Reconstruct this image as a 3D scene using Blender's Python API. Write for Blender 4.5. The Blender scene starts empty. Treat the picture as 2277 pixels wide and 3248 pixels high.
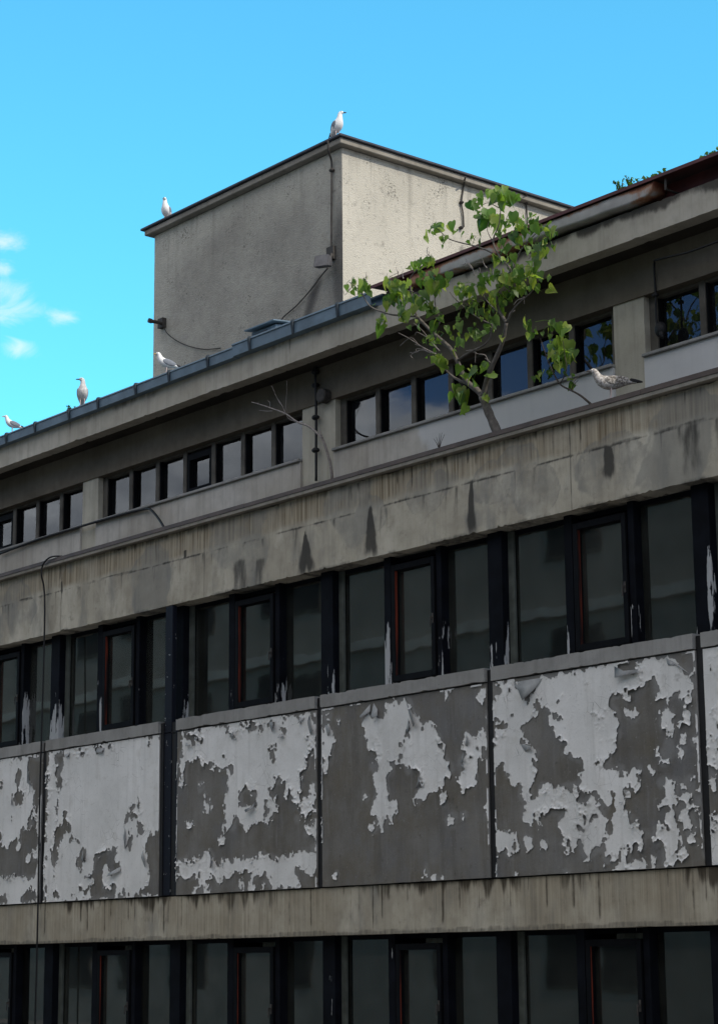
import bpy, bmesh, math, random
import numpy as np
from mathutils import Vector, Matrix, Quaternion
random.seed(11)
RNG = np.random.RandomState(5)
C = bpy.context.scene.collection
rad = math.radians

# ------------------------------------------------------------------ camera
W, H, FPX = 2277.0, 3248.0, 6626.27            # photograph size and focal length in its pixels
YAW, PITCH, ROLL = rad(-50.091), rad(12.3215), rad(-0.5106)
CAM = np.array([0.0, -13.6, 1.65])             # the facade is the plane y = 0
def cam_axes():
    cy, sy, cp, sp, cr, sr = math.cos(YAW), math.sin(YAW), math.cos(PITCH), math.sin(PITCH), math.cos(ROLL), math.sin(ROLL)
    f = np.array([sy*cp, cy*cp, sp]); r = np.array([cy, -sy, 0]); u = np.cross(r, f)
    return r*cr + u*sr, -r*sr + u*cr, f
AX, AY, AF = cam_axes()
cd = bpy.data.cameras.new('camera'); cam = bpy.data.objects.new('camera', cd); C.objects.link(cam)
cam.matrix_world = Matrix(((AX[0], AY[0], -AF[0], CAM[0]), (AX[1], AY[1], -AF[1], CAM[1]), (AX[2], AY[2], -AF[2], CAM[2]), (0, 0, 0, 1)))
cd.sensor_fit = 'VERTICAL'; cd.sensor_height = 36.0; cd.lens = 36.0*FPX/H
cd.clip_start = 0.1; cd.clip_end = 2000
bpy.context.scene.camera = cam
def ray(px, py): return AX*(px-W/2)/FPX - AY*(py-H/2)/FPX + AF
def at(px, py, y=0.0):                         # a measured point of the photo -> the point of the vertical plane at depth y
    d = ray(px, py); return CAM + d*((y-CAM[1])/d[1])
def atx(px, py, x):
    d = ray(px, py); return CAM + d*((x-CAM[0])/d[0])
def pxm(p): return FPX/float((np.asarray(p)-CAM) @ AF)   # photo pixels per metre at a point

# ------------------------------------------------------------------ light
SUN = Vector((0.74, 0.12, 0.66)).normalized()
EL = math.asin(SUN.z); ROT = math.atan2(SUN.x, SUN.y)
sc = bpy.context.scene
sc.view_settings.view_transform = 'Standard'; sc.view_settings.look = 'None'
sc.view_settings.exposure = 0.0; sc.view_settings.gamma = 1.0
sl = bpy.data.lights.new('sun', 'SUN'); so = bpy.data.objects.new('sun', sl); C.objects.link(so)
sl.energy = 3.2; sl.angle = rad(0.5); sl.color = (1.0, 0.93, 0.82)
so.rotation_euler = SUN.to_track_quat('Z', 'Y').to_euler(); so.location = (10, 5, 30)

class NT:
    def __init__(s, nt): s.nt = nt; s._c = {}
    def new(s, t): return s.nt.nodes.new(t)
    def put(s, sock, v):
        if hasattr(v, 'is_linked') or isinstance(v, bpy.types.NodeSocket): s.nt.links.new(v, sock)
        elif v is not None:
            if isinstance(v, (tuple, list)) and len(v) == 3 and sock.type == 'RGBA': v = (*v, 1)
            sock.default_value = v
    def co(s, kind='Object'):
        if kind not in s._c: s._c[kind] = s.new('ShaderNodeTexCoord').outputs[kind]
        return s._c[kind]
    def scl(s, v=(1, 1, 1), src=None, loc=(0, 0, 0)):
        m = s.new('ShaderNodeMapping'); s.put(m.inputs['Vector'], src or s.co()); m.inputs['Scale'].default_value = v; m.inputs['Location'].default_value = loc
        return m.outputs[0]
    def noise(s, scale=5, det=4, rough=.55, vec=None, dist=0):
        n = s.new('ShaderNodeTexNoise'); n.inputs['Scale'].default_value = scale; n.inputs['Detail'].default_value = det
        n.inputs['Roughness'].default_value = rough; n.inputs['Distortion'].default_value = dist
        s.put(n.inputs['Vector'], vec or s.co()); return n.outputs['Fac']
    def voro(s, scale=5, vec=None, out='Distance'):
        n = s.new('ShaderNodeTexVoronoi'); n.inputs['Scale'].default_value = scale; s.put(n.inputs['Vector'], vec or s.co()); return n.outputs[out]
    def mr(s, v, a, b, c=0, d=1, smooth=False):
        n = s.new('ShaderNodeMapRange'); n.interpolation_type = 'SMOOTHSTEP' if smooth else 'LINEAR'
        s.put(n.inputs[0], v)
        for i, x in enumerate((a, b, c, d)): n.inputs[i+1].default_value = x
        return n.outputs[0]
    def m(s, op, a, b=None, clamp=False):
        n = s.new('ShaderNodeMath'); n.operation = op; n.use_clamp = clamp
        s.put(n.inputs[0], a); s.put(n.inputs[1], b); return n.outputs[0]
    def mix(s, f, a, b, mode='MIX'):
        n = s.new('ShaderNodeMix'); n.data_type = 'RGBA'; n.blend_type = mode
        s.put(n.inputs[0], f); s.put(n.inputs[6], a); s.put(n.inputs[7], b); return n.outputs[2]
    def attr(s, name):
        n = s.new('ShaderNodeAttribute'); n.attribute_name = name; return n.outputs['Fac']
    def sep(s, v=None):
        n = s.new('ShaderNodeSeparateXYZ'); s.put(n.inputs[0], v or s.co()); return n.outputs
    def bump(s, h, strength=.3, dist=.01):
        n = s.new('ShaderNodeBump'); n.inputs['Strength'].default_value = strength; n.inputs['Distance'].default_value = dist
        s.put(n.inputs['Height'], h); return n.outputs[0]

# ------------------------------------------------------------------ sky
wd = bpy.data.worlds.new('World'); sc.world = wd; wd.use_nodes = True
wn = NT(wd.node_tree); wd.node_tree.nodes.clear()
sky = wn.new('ShaderNodeTexSky'); sky.sky_type = 'NISHITA'; sky.sun_disc = False
sky.sun_elevation = EL; sky.sun_rotation = ROT; sky.altitude = 0; sky.air_density = 1.0; sky.dust_density = 0.6; sky.ozone_density = 2.0
gdir = wn.co('Generated')
blue = wn.mix(1.0, sky.outputs[0], (1.02, 2.95, 2.95), 'MULTIPLY')
sx, sy_, sz = wn.sep(gdir)
cl1 = wn.noise(2.6, 9, .58, wn.scl((1, 1, 1.9), gdir, (3.1, 0.4, 0.2)), .3)
vd = wn.new('ShaderNodeVectorMath'); vd.operation = 'DOT_PRODUCT'; wn.put(vd.inputs[0], gdir); vd.inputs[1].default_value = (-.70, .60, .39)
behind = wn.mr(vd.outputs['Value'], .80, .45, 0, 1, True)     # the clear part of the sky lies beyond the building
gap = wn.m('ADD', sz, wn.m('MULTIPLY', wn.m('SUBTRACT', wn.noise(7, 6, .6, wn.scl((1, 1, 2.2), gdir)), .5), .16))
gap = wn.m('MULTIPLY', wn.mr(gap, .262, .285, 0, 1, True), wn.mr(gap, .36, .44, 1, 0, True))      # a strip of clear sky over the far cloud bank
cov = wn.m('MULTIPLY', wn.mr(cl1, .36, .52, 0, 1, True), behind)
cov = wn.m('MULTIPLY', wn.m('MAXIMUM', cov, wn.m('MULTIPLY', behind, wn.mr(sz, .30, .25, 0, .9, True))), wn.m('SUBTRACT', 1.0, gap))
wisp = None
for (px, py, r) in ((20, 765, .010), (10, 930, .014), (70, 985, .012), (20, 1000, .012), (195, 1003, .009), (65, 1105, .010), (0, 850, .009)):
    d = ray(px, py); d = d/np.linalg.norm(d)
    dv = wn.new('ShaderNodeVectorMath'); dv.operation = 'DISTANCE'
    wn.put(dv.inputs[0], wn.scl((1, 1, 1.9), gdir)); dv.inputs[1].default_value = (d[0], d[1], d[2]*1.9)
    b = wn.mr(dv.outputs['Value'], r*1.9, 0, 0, 1, True)
    wisp = b if wisp is None else wn.m('MAXIMUM', wisp, b)
wz = wn.noise(46, 9, .68, wn.scl((1, 1, 1.9), gdir), 1.4)
wis = wn.mr(wn.m('ADD', wn.m('MULTIPLY', wisp, .55), wn.m('MULTIPLY', wz, .9)), .64, 1.3, 0, .68, True)
wis = wn.m('MULTIPLY', wis, wn.mr(wisp, 0, .25, 0, 1))
cloudcol = wn.mix(wn.mr(wn.noise(9, 7, .62, wn.scl((1, 1, 2.4), gdir)), .36, .64), (7.3, 7.3, 7.6), (20.0, 19.0, 18.0))
cloudcol = wn.mix(wn.mr(sz, .36, .30, 0, 1, True), cloudcol, wn.mix(1.0, cloudcol, (.76, .86, .98), 'MULTIPLY'))
blue = wn.mix(behind, blue, wn.mix(1.0, sky.outputs[0], (.85, 1.25, 1.75), 'MULTIPLY'))
skyc = wn.mix(cov, blue, cloudcol)
skyc = wn.mix(wis, skyc, (9.8, 10.6, 10.9))
bg = wn.new('ShaderNodeBackground'); wn.put(bg.inputs['Color'], skyc); bg.inputs['Strength'].default_value = 0.1
ow = wn.new('ShaderNodeOutputWorld'); wn.put(ow.inputs['Surface'], bg.outputs[0])

# ------------------------------------------------------------------ object helpers
def tag(o, label=None, cat=None, group=None, kind=None):
    if label: o['label'] = label
    if cat: o['category'] = cat
    if group: o['group'] = group
    if kind: o['kind'] = kind
    return o
def empty(name, loc, label, cat, group=None):
    o = bpy.data.objects.new(name, None); C.objects.link(o); o.location = loc; o.empty_display_size = .3
    return tag(o, label, cat, group)
def root_loc(p):
    v = Vector((0, 0, 0))
    while p is not None: v = v + p.location; p = p.parent
    return v
def link(name, me, mats, parent=None, smooth=False, label=None):
    if not isinstance(mats, (list, tuple)): mats = [mats]
    for m_ in mats: me.materials.append(m_)
    if smooth:
        for p in me.polygons: p.use_smooth = True
    o = bpy.data.objects.new(name, me); C.objects.link(o)
    if parent is not None:
        o.parent = parent
        me.transform(Matrix.Translation(-root_loc(parent)))
    if label: o['label'] = label
    return o
def obj(name, bm, mats, parent=None, smooth=False, label=None):
    bmesh.ops.recalc_face_normals(bm, faces=bm.faces)
    me = bpy.data.meshes.new(name); bm.to_mesh(me); bm.free()
    return link(name, me, mats, parent, smooth, label)
def box(bm, x0, x1, y0, y1, z0, z1, bev=0, mi=0):
    vs = [bm.verts.new(p) for p in ((x0, y0, z0), (x1, y0, z0), (x1, y1, z0), (x0, y1, z0), (x0, y0, z1), (x1, y0, z1), (x1, y1, z1), (x0, y1, z1))]
    fs = [bm.faces.new([vs[i] for i in q]) for q in ((3, 2, 1, 0), (4, 5, 6, 7), (0, 1, 5, 4), (1, 2, 6, 5), (2, 3, 7, 6), (3, 0, 4, 7))]
    for f in fs: f.material_index = mi
    if bev:
        es = list({e for f in fs for e in f.edges})
        r = bmesh.ops.bevel(bm, geom=es, offset=bev, segments=1, affect='EDGES')
        for f in r['faces']: f.material_index = mi
def boxes(name, L, mat, parent=None, bev=0, label=None):
    bm = bmesh.new()
    for b in L: box(bm, *b, bev=bev)
    return obj(name, bm, mat, parent, label=label)
def prism(bm, prof, x0, x1):                    # profile in (y, z) swept along x
    a = [bm.verts.new((x0, y, z)) for y, z in prof]; b = [bm.verts.new((x1, y, z)) for y, z in prof]
    n = len(prof)
    for i in range(n): bm.faces.new((a[i], a[(i+1) % n], b[(i+1) % n], b[i]))
    bm.faces.new(a[::-1]); bm.faces.new(b)
def tube(bm, pts, rs, seg=8, cap=True):
    pts = [Vector(p) for p in pts]
    if not isinstance(rs, (list, tuple)): rs = [rs]*len(pts)
    prev = None; rings = []
    up = Vector((0.3, 0.2, 1)).normalized()
    for i, p in enumerate(pts):
        t = (pts[min(i+1, len(pts)-1)]-pts[max(i-1, 0)])
        if t.length < 1e-9: t = Vector((0, 0, 1))
        t.normalize()
        if prev is None:
            a = t.cross(up)
            if a.length < .1: a = t.cross(Vector((1, 0, 0)))
        else: a = prev - t*prev.dot(t)
        a.normalize(); prev = a; b = t.cross(a)
        rings.append([bm.verts.new(p+(a*math.cos(2*math.pi*k/seg)+b*math.sin(2*math.pi*k/seg))*rs[i]) for k in range(seg)])
    for r0, r1 in zip(rings, rings[1:]):
        for k in range(seg): bm.faces.new((r0[k], r0[(k+1) % seg], r1[(k+1) % seg], r1[k]))
    if cap: bm.faces.new(rings[0][::-1]); bm.faces.new(rings[-1])
def smooth_path(pts, n=5):                      # Catmull-Rom
    P = [Vector(p) for p in pts]; out = []
    for i in range(len(P)-1):
        p0, p1, p2, p3 = P[max(i-1, 0)], P[i], P[i+1], P[min(i+2, len(P)-1)]
        for k in range(n):
            t = k/n
            out.append(.5*((2*p1)+(p2-p0)*t+(2*p0-5*p1+4*p2-p3)*t*t+(3*p1-p0-3*p2+p3)*t**3))
    return out+[P[-1]]

def hsh(ix, iz, seed):
    h = (ix.astype(np.int64)*374761393 + iz.astype(np.int64)*668265263 + seed*982451653) & 0xffffffff
    h = ((h ^ (h >> 13))*1274126177) & 0xffffffff
    return ((h ^ (h >> 16)) & 0xffff)/65535.0
def vn(x, z, seed=0):
    x = np.asarray(x, float); z = np.asarray(z, float)
    ix, iz = np.floor(x), np.floor(z); fx, fz = x-ix, z-iz
    fx = fx*fx*(3-2*fx); fz = fz*fz*(3-2*fz); ix = ix.astype(int); iz = iz.astype(int)
    return (hsh(ix, iz, seed)*(1-fx)+hsh(ix+1, iz, seed)*fx)*(1-fz)+(hsh(ix, iz+1, seed)*(1-fx)+hsh(ix+1, iz+1, seed)*fx)*fz
def fbm(x, z, sc_, seed=0, o=4):
    s, a, t = 0, 1, 0
    for k in range(o): s = s+a*vn(np.asarray(x)*sc_*2**k, np.asarray(z)*sc_*2**k, seed+k*17); t += a; a *= .5
    return s/t
def sstep(a, b, x):
    t = np.clip((x-a)/(b-a), 0, 1); return t*t*(3-2*t)

def slab(name, x0, x1, z0, z1, y0, y1, step, mat, parent, attrs=None, edge=0.0, seed=0, label=None, sides=True):
    """A solid piece whose front face is a fine grid carrying wear values; its edges can be chipped."""
    nx, nz = max(2, int((x1-x0)/step)+1), max(2, int((z1-z0)/step)+1)
    X, Z = np.meshgrid(np.linspace(x0, x1, nx), np.linspace(z0, z1, nz))
    Xd, Zd = X.copy(), Z.copy(); Yd = np.full_like(X, y0)
    if edge:
        def chip(t, s):
            n = fbm(t, t*0+s, 4, seed+s, 5); m = fbm(t, t*0+s, 22, seed+s+3, 3); return edge*(np.clip(n-.5, -.2, .5)*.35+np.clip(m-.66, 0, 1)*3.2+np.clip(n-.68, 0, 1)*3)
        Zd[0, :] += chip(X[0], 3); Zd[-1, :] -= chip(X[-1], 5); Xd[:, 0] += chip(Z[:, 0], 7); Xd[:, -1] -= chip(Z[:, -1], 9)
        Yd += (fbm(X, Z, 3, seed+40)-.5)*.006
    V = np.stack([Xd.ravel(), Yd.ravel(), Zd.ravel()], 1)
    idx = np.arange(nx*nz).reshape(nz, nx)
    F = np.stack([idx[:-1, :-1].ravel(), idx[:-1, 1:].ravel(), idx[1:, 1:].ravel(), idx[1:, :-1].ravel()], 1).tolist()
    loop = list(idx[0, :])+list(idx[1:, -1])+list(idx[-1, -2::-1])+list(idx[-2:0:-1, 0])
    n0 = len(V); B = V[loop].copy(); B[:, 1] = y1; V = np.vstack([V, B]); L = len(loop)
    for i in range(L): j = (i+1) % L; F.append([int(loop[j]), int(loop[i]), n0+i, n0+j])
    F.append([n0+i for i in range(L-1, -1, -1)])
    me = bpy.data.meshes.new(name); me.from_pydata(V.tolist(), [], F); me.update()
    for k, fn in (attrs or {}).items():
        a = fn(X, Z).ravel() if callable(fn) else fn.ravel()
        full = np.concatenate([a, a[np.array(loop)]]).astype(np.float32)
        at_ = me.attributes.new(k, 'FLOAT', 'POINT'); at_.data.foreach_set('value', full)
    return link(name, me, mat, parent, label=label)

def poly_sd(X, Z, white, gray):
    """signed distance (positive on paint) to traced paint outlines"""
    P = np.stack([X.ravel(), Z.ravel()], 1)
    def inside(poly):
        r = np.zeros(len(P), bool); n = len(poly)
        for i in range(n):
            (xa, za), (xb, zb) = poly[i], poly[(i+1) % n]
            c = ((za > P[:, 1]) != (zb > P[:, 1])) & (P[:, 0] < (xb-xa)*(P[:, 1]-za)/(zb-za+1e-12)+xa)
            r ^= c
        return r
    def dist(poly):
        d = np.full(len(P), 9.)
        n = len(poly)
        for i in range(n):
            a = np.array(poly[i]); b = np.array(poly[(i+1) % n]); ab = b-a
            t = np.clip(((P-a) @ ab)/(ab @ ab+1e-12), 0, 1); d = np.minimum(d, np.linalg.norm(P-a-t[:, None]*ab, axis=1))
        return d
    sd = np.full(len(P), -9.)
    for p in white: d = dist(p); sd = np.maximum(sd, np.where(inside(p), d, -d))
    for p in gray: d = dist(p); sd = np.minimum(sd, np.where(inside(p), -d, d))
    return np.clip(sd, -.3, .3).reshape(X.shape)

# ------------------------------------------------------------------ materials
def M(name, fn, rough=.8, spec=.3):
    m_ = bpy.data.materials.new(name); m_.use_nodes = True; m_.node_tree.nodes.clear()
    n = NT(m_.node_tree); b = n.new('ShaderNodeBsdfPrincipled'); o = n.new('ShaderNodeOutputMaterial')
    b.inputs['Roughness'].default_value = rough; b.inputs['Specular IOR Level'].default_value = spec
    r = fn(n, b)
    if r is not None: n.put(b.inputs['Base Color'], r)
    n.put(o.inputs['Surface'], b.outputs[0]); return m_
def plain(name, col, rough=.7, var=.25, sc_=6, metal=0, bump=.15, spec=.3):
    def f(n, b):
        b.inputs['Metallic'].default_value = metal
        v = n.noise(sc_, 5, .6)
        n.put(b.inputs['Normal'], n.bump(n.noise(sc_*6, 4), bump, .004))
        return n.mix(n.mr(v, .3, .72), tuple(c*(1-var) for c in col), tuple(c*(1+var) for c in col))
    return M(name, f, rough, spec)

def concrete_nodes(n, b, base, light, top=None, bottom=None, streak=.6):
    big = n.noise(.9, 5, .6); mid = n.noise(4, 6, .62); fine = n.noise(60, 3, .6)
    st = n.noise(1.0, 5, .65, n.scl((9, 9, .55)))
    st2 = n.noise(1.0, 4, .6, n.scl((26, 26, .9), loc=(4, 0, 2)))
    c = n.mix(n.mr(big, .35, .68), base, light)
    c = n.mix(n.mr(mid, .45, .75, 0, .5), c, tuple(x*.62 for x in base))
    c = n.mix(n.mr(st, .5, .72, 0, streak), c, tuple(x*.45 for x in base))
    c = n.mix(n.mr(st2, .55, .75, 0, streak*.6), c, tuple(x*.55 for x in base))
    c = n.mix(n.mr(fine, .62, .75, 0, .35), c, tuple(x*.4 for x in base))
    n.put(b.inputs['Normal'], n.bump(n.m('ADD', n.m('MULTIPLY', mid, .6), n.m('MULTIPLY', fine, .4)), .35, .012))
    return c
def f_band(n, b):
    c = concrete_nodes(n, b, (.335, .30, .235), (.50, .46, .365), streak=.28)
    c = n.mix(n.mr(n.noise(1.7, 6, .62, n.scl((1, 1, .6), loc=(5, 2, 8))), .48, .66, 0, .75), c, (.60, .56, .46))   # cleaner limewashed patches
    c = n.mix(n.mr(n.noise(1, 5, .6, n.scl((4, 4, 1.1), loc=(1, 6, 3))), .52, .66, 0, .6), c, (.215, .21, .19))
    c = n.mix(n.mr(n.noise(7, 6, .7), .56, .70, 0, .5), c, (.17, .155, .125))
    top = n.attr('top')                                  # formwork-ribbed upper half, brown with algae
    rib = n.noise(1.0, 3, .6, n.scl((30, 30, .5)))
    drip = n.noise(1.0, 5, .7, n.scl((15, 15, .8), loc=(7, 1, 0)))
    och = n.mix(n.mr(rib, .35, .65), (.15, .115, .07), (.42, .365, .265))
    dk = n.m('ADD', n.attr('drip'), n.m('MULTIPLY', n.m('SUBTRACT', drip, .5), 2.0))
    c = n.mix(n.m('MULTIPLY', top, n.mr(n.noise(2.2, 4), .3, .6, .25, .95)), c, och)
    c = n.mix(n.mr(n.m('ADD', n.attr('rib'), n.m('MULTIPLY', n.m('SUBTRACT', n.noise(1, 3, .6, n.scl((20, 20, 9))), .5), .8)), .25, .9, 0, .85, True), c, (.06, .048, .034))
    c = n.mix(n.mr(dk, .25, .95, 0, .93, True), c, (.05, .04, .027))
    damp = n.m('ADD', n.attr('damp'), n.m('MULTIPLY', n.m('SUBTRACT', n.noise(5, 6, .65), .5), .7))
    c = n.mix(n.mr(damp, .25, .6, 0, .55, True), c, (.19, .19, .175))
    st = n.m('ADD', n.attr('stain'), n.m('MULTIPLY', n.m('SUBTRACT', n.noise(1, 4, .6, n.scl((18, 18, 3))), .5), .9))
    c = n.mix(n.mr(st, .15, .8, 0, .9, True), c, (.04, .038, .034))
    return c
def f_panel(n, b):                                       # bare, weathered concrete of the panels
    sd = n.attr('paint')
    big = n.noise(1.3, 6, .62); st = n.noise(1, 5, .65, n.scl((7, 7, .9)))
    raw = n.mix(n.mr(big, .35, .7), (.140, .131, .114), (.225, .218, .202))
    raw = n.mix(n.mr(n.noise(3.2, 5, .6, n.scl(loc=(3, 2, 1))), .45, .75, 0, .6), raw, (.145, .124, .086))
    raw = n.mix(n.mr(n.noise(1.9, 5, .6, n.scl(loc=(9, 4, 6))), .5, .7, 0, .75), raw, (.160, .162, .168))
    raw = n.mix(n.mr(st, .5, .75, 0, .5), raw, (.082, .074, .062))
    raw = n.mix(n.mr(n.noise(1, 4, .6, n.scl((22, 22, 2.2), loc=(3, 0, 5))), .58, .75, 0, .4), raw, (.25, .245, .235))
    raw = n.mix(n.mr(n.noise(45, 3), .64, .76, 0, .5), raw, (.3, .3, .29))
    raw = n.mix(n.mr(n.noise(17, 5, .7), .60, .72, 0, .5), raw, (.06, .055, .047))
    pale = n.mr(n.m('ADD', sd, n.m('MULTIPLY', n.m('SUBTRACT', n.noise(6, 5), .5), .2)), -.06, .0, 0, .45, True)   # lime bloom left where paint has gone
    raw = n.mix(pale, raw, (.30, .30, .295))
    n.put(b.inputs['Normal'], n.bump(n.noise(40, 4), .4, .006))
    return raw
def f_paint(n, b):                                       # the white film itself
    w = n.mix(n.mr(n.noise(1.6, 5), .35, .7), (.67, .665, .64), (.83, .82, .795))
    w = n.mix(n.mr(n.noise(1, 5, .65, n.scl((10, 10, .7))), .52, .8, 0, .5), w, (.44, .43, .40))
    w = n.mix(n.mr(n.noise(5, 5, .65, n.scl(loc=(1, 7, 2))), .55, .75, 0, .45), w, (.50, .48, .43))
    w = n.mix(n.mr(n.noise(28, 4, .7), .60, .72, 0, .5), w, (.26, .25, .23))
    ck = n.new('ShaderNodeTexVoronoi'); ck.feature = 'DISTANCE_TO_EDGE'; ck.inputs['Scale'].default_value = 9; n.put(ck.inputs['Vector'], n.scl((1, 1, .75)))
    w = n.mix(n.m('MULTIPLY', n.mr(ck.outputs['Distance'], .012, .0, 0, .8), n.mr(n.noise(2.4, 4), .5, .62)), w, (.12, .115, .10))
    w = n.mix(n.mr(n.attr('thin'), .012, .0, 0, .45), w, (.33, .32, .30))     # greyer close to the edge of the film
    n.put(b.inputs['Normal'], n.bump(n.m('ADD', n.noise(7, 4), n.m('MULTIPLY', n.noise(45, 3), .3)), .35, .012))
    return w
def f_post(n, b):                                        # navy paint flaking off to its white primer near the sills
    z = n.sep()[2]
    base = n.mix(n.mr(n.noise(5, 4), .3, .7), (.0025, .003, .0045), (.006, .0075, .012))
    zz = n.m('SUBTRACT', z, n.mr(z, 3.0, 3.01, .2, 4.40))
    low = n.m('ADD', n.mr(zz, .25, .85, .15, -.06), n.mr(n.noise(1, 1, .5, n.scl((1.7, 1.7, .3))), .35, .65, -.06, .065))
    sn = n.noise(1, 5, .62, n.scl((13, 13, 1.7), loc=(2, 3, 1)))
    mk = n.mr(n.m('ADD', sn, low), .695, .703)
    n.put(b.inputs['Normal'], n.bump(mk, .5, .004))
    return n.mix(mk, base, n.mix(n.noise(9, 3), (.30, .31, .32), (.46, .47, .47)))
def f_tower(n, b):
    big = n.noise(.8, 5, .6); mid = n.noise(3.2, 6, .66)
    peb = n.voro(75); fine = n.noise(38, 5, .7)
    c = n.mix(n.mr(big, .35, .7), (.43, .405, .34), (.55, .52, .44))
    d = n.m('ADD', n.attr('dirt'), n.m('MULTIPLY', n.m('SUBTRACT', mid, .5), 1.5))
    d = n.m('ADD', d, n.m('MULTIPLY', n.m('SUBTRACT', n.noise(16, 5, .7), .5), .9))
    c = n.mix(n.mr(d, -.1, 1.2, 0, .85), c, (.215, .198, .172))
    c = n.mix(n.mr(n.m('MULTIPLY', fine, n.mr(n.noise(2.3, 4), .35, .7, .75, 1.12)), .585, .66, 0, .85), c, (.07, .07, .06))
    c = n.mix(n.mr(n.attr('dark'), .3, .8, 0, .85, True), c, (.075, .07, .066))
    run = n.m('MULTIPLY', n.mr(n.noise(1, 5, .65, n.scl((5, 5, .35), loc=(2, 4, 0))), .52, .72), n.mr(n.sep()[2], 2.0, 3.35, 0, .65))
    c = n.mix(run, c, (.15, .14, .12))
    c = n.mix(n.mr(n.noise(11, 6, .72), .57, .70, 0, .55), c, (.17, .16, .14))
    n.put(b.inputs['Normal'], n.bump(n.m('ADD', n.m('MULTIPLY', peb, .6), fine), .65, .016))
    return c
def f_fascia(n, b):
    c = concrete_nodes(n, b, (.40, .365, .295), (.52, .485, .41), streak=.35)
    st = n.m('ADD', n.attr('stain'), n.m('MULTIPLY', n.m('SUBTRACT', n.noise(1, 5, .68, n.scl((7, 7, 3))), .5), 1.2))  # the value also carries the shadow painted on below the gutter
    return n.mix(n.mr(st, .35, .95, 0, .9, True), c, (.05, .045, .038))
def f_wall(n, b):
    c = concrete_nodes(n, b, (.41, .375, .32), (.53, .505, .46), streak=.45)
    return n.mix(n.mr(n.m('ADD', n.attr('white'), n.m('MULTIPLY', n.m('SUBTRACT', n.noise(5, 5), .5), .5)), .4, .6, 0, .75, True), c, (.58, .585, .585))
def f_rust(n, b):
    r = n.attr('rust')
    v = n.m('ADD', r, n.m('MULTIPLY', n.m('SUBTRACT', n.noise(1, 6, .7, n.scl((7, 7, 3))), .5), 1.3))
    c = n.mix(n.mr(n.noise(6, 5), .3, .7), (.30, .29, .27), (.42, .41, .39))
    c = n.mix(n.mr(v, .3, .62, 0, .9, True), c, (.30, .13, .06))
    return n.mix(n.mr(v, .55, .95, 0, .95, True), c, (.13, .035, .02))
def f_leaf(n, b):
    t = n.attr('tone')
    c = n.mix(n.mr(t, 0, .55), (.045, .10, .03), (.13, .225, .045)); c = n.mix(n.mr(t, .55, 1), c, (.30, .36, .08))
    c = n.mix(n.mr(n.noise(30, 3), .55, .8, 0, .5), c, (.10, .10, .03))
    return c
MATS = {}
MATS['band'] = M('stained_concrete', f_band, .9, .2)
MATS['panel'] = M('peeling_panel', f_panel, .85, .2)
MATS['paint'] = M('white_paint_film', f_paint, .75, .25)
MATS['post'] = M('flaking_navy_paint', f_post, .7, .07)
MATS['cover'] = M('flecked_navy_metal', lambda n, b: n.mix(n.mr(n.noise(1, 4, .65, n.scl((20, 20, 9))), .655, .665), (.007, .009, .016), (.36, .37, .37)), .6, .15)
MATS['tower'] = M('pebbledash', f_tower, .95, .15)
MATS['fascia'] = M('fascia_concrete', f_fascia, .9, .2)
MATS['wall'] = M('rendered_wall', f_wall, .9, .2)
MATS['rust'] = M('rusty_gutter_metal', f_rust, .7, .3)
MATS['conc'] = M('plain_concrete', lambda n, b: concrete_nodes(n, b, (.27, .255, .22), (.36, .345, .31)), .9, .2)
MATS['sill'] = M('sill_concrete', lambda n, b: concrete_nodes(n, b, (.25, .245, .23), (.34, .335, .32), streak=.3), .9, .2)
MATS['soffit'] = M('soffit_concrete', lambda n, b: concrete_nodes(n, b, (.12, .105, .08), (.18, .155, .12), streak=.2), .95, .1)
MATS['soffdark'] = M('dark_soffit', lambda n, b: concrete_nodes(n, b, (.045, .04, .034), (.085, .075, .06), streak=.2), .95, .1)  # even, much darker concrete for the underside of the eaves
MATS['pil'] = M('pilaster_concrete', lambda n, b: concrete_nodes(n, b, (.40, .37, .30), (.52, .49, .40), streak=.45), .9, .2)
MATS['cap'] = plain('cap_metal', (.075, .055, .045), .6, .35, 4)
MATS['lip'] = M('coping_concrete', lambda n, b: concrete_nodes(n, b, (.22, .20, .165), (.32, .295, .25), streak=.4), .9, .2)
MATS['mull'] = plain('weathered_mullion', (.095, .086, .072), .8, .4, 5)
MATS['navy'] = plain('navy_frame', (.004, .0045, .006), .65, .4, 6, spec=.08)
MATS['red'] = M('red_primer', lambda n, b: n.mix(n.mr(n.noise(1, 4, .6, n.scl((2, 40, 1.6))), .42, .6), (.012, .008, .008), (.17, .03, .014)), .6, .2)
MATS['frame'] = plain('grey_green_frame', (.075, .085, .075), .7, .35, 8)
MATS['room'] = plain('dim_room', (.16, .15, .135), .9, .3, 1)
MATS['curtain'] = plain('dusty_curtain', (.50, .50, .44), .9, .35, 3)
MATS['gutter'] = plain('blue_grey_gutter', (.135, .19, .235), .55, .3, 3, .0)
MATS['strap'] = plain('gutter_strap', (.03, .04, .05), .6, .3, 6)
MATS['roofdark'] = plain('dark_roof_sheet', (.045, .048, .06), .6, .4, 4)
MATS['maroon'] = plain('maroon_sheet', (.075, .02, .02), .6, .45, 4)
MATS['black'] = plain('black_rubber', (.012, .012, .013), .6, .3, 8)
MATS['iron'] = plain('weathered_iron', (.05, .045, .04), .7, .4, 20)
MATS['bark'] = plain('grey_bark', (.125, .112, .10), .9, .4, 22, bump=.6)
MATS['barkdark'] = plain('dark_twig', (.06, .048, .04), .9, .4, 22)
MATS['dead'] = plain('bleached_twig', (.26, .23, .21), .9, .3, 30)
MATS['white'] = plain('white_plumage', (.80, .80, .79), .8, .06, 20, bump=.1)
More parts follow.
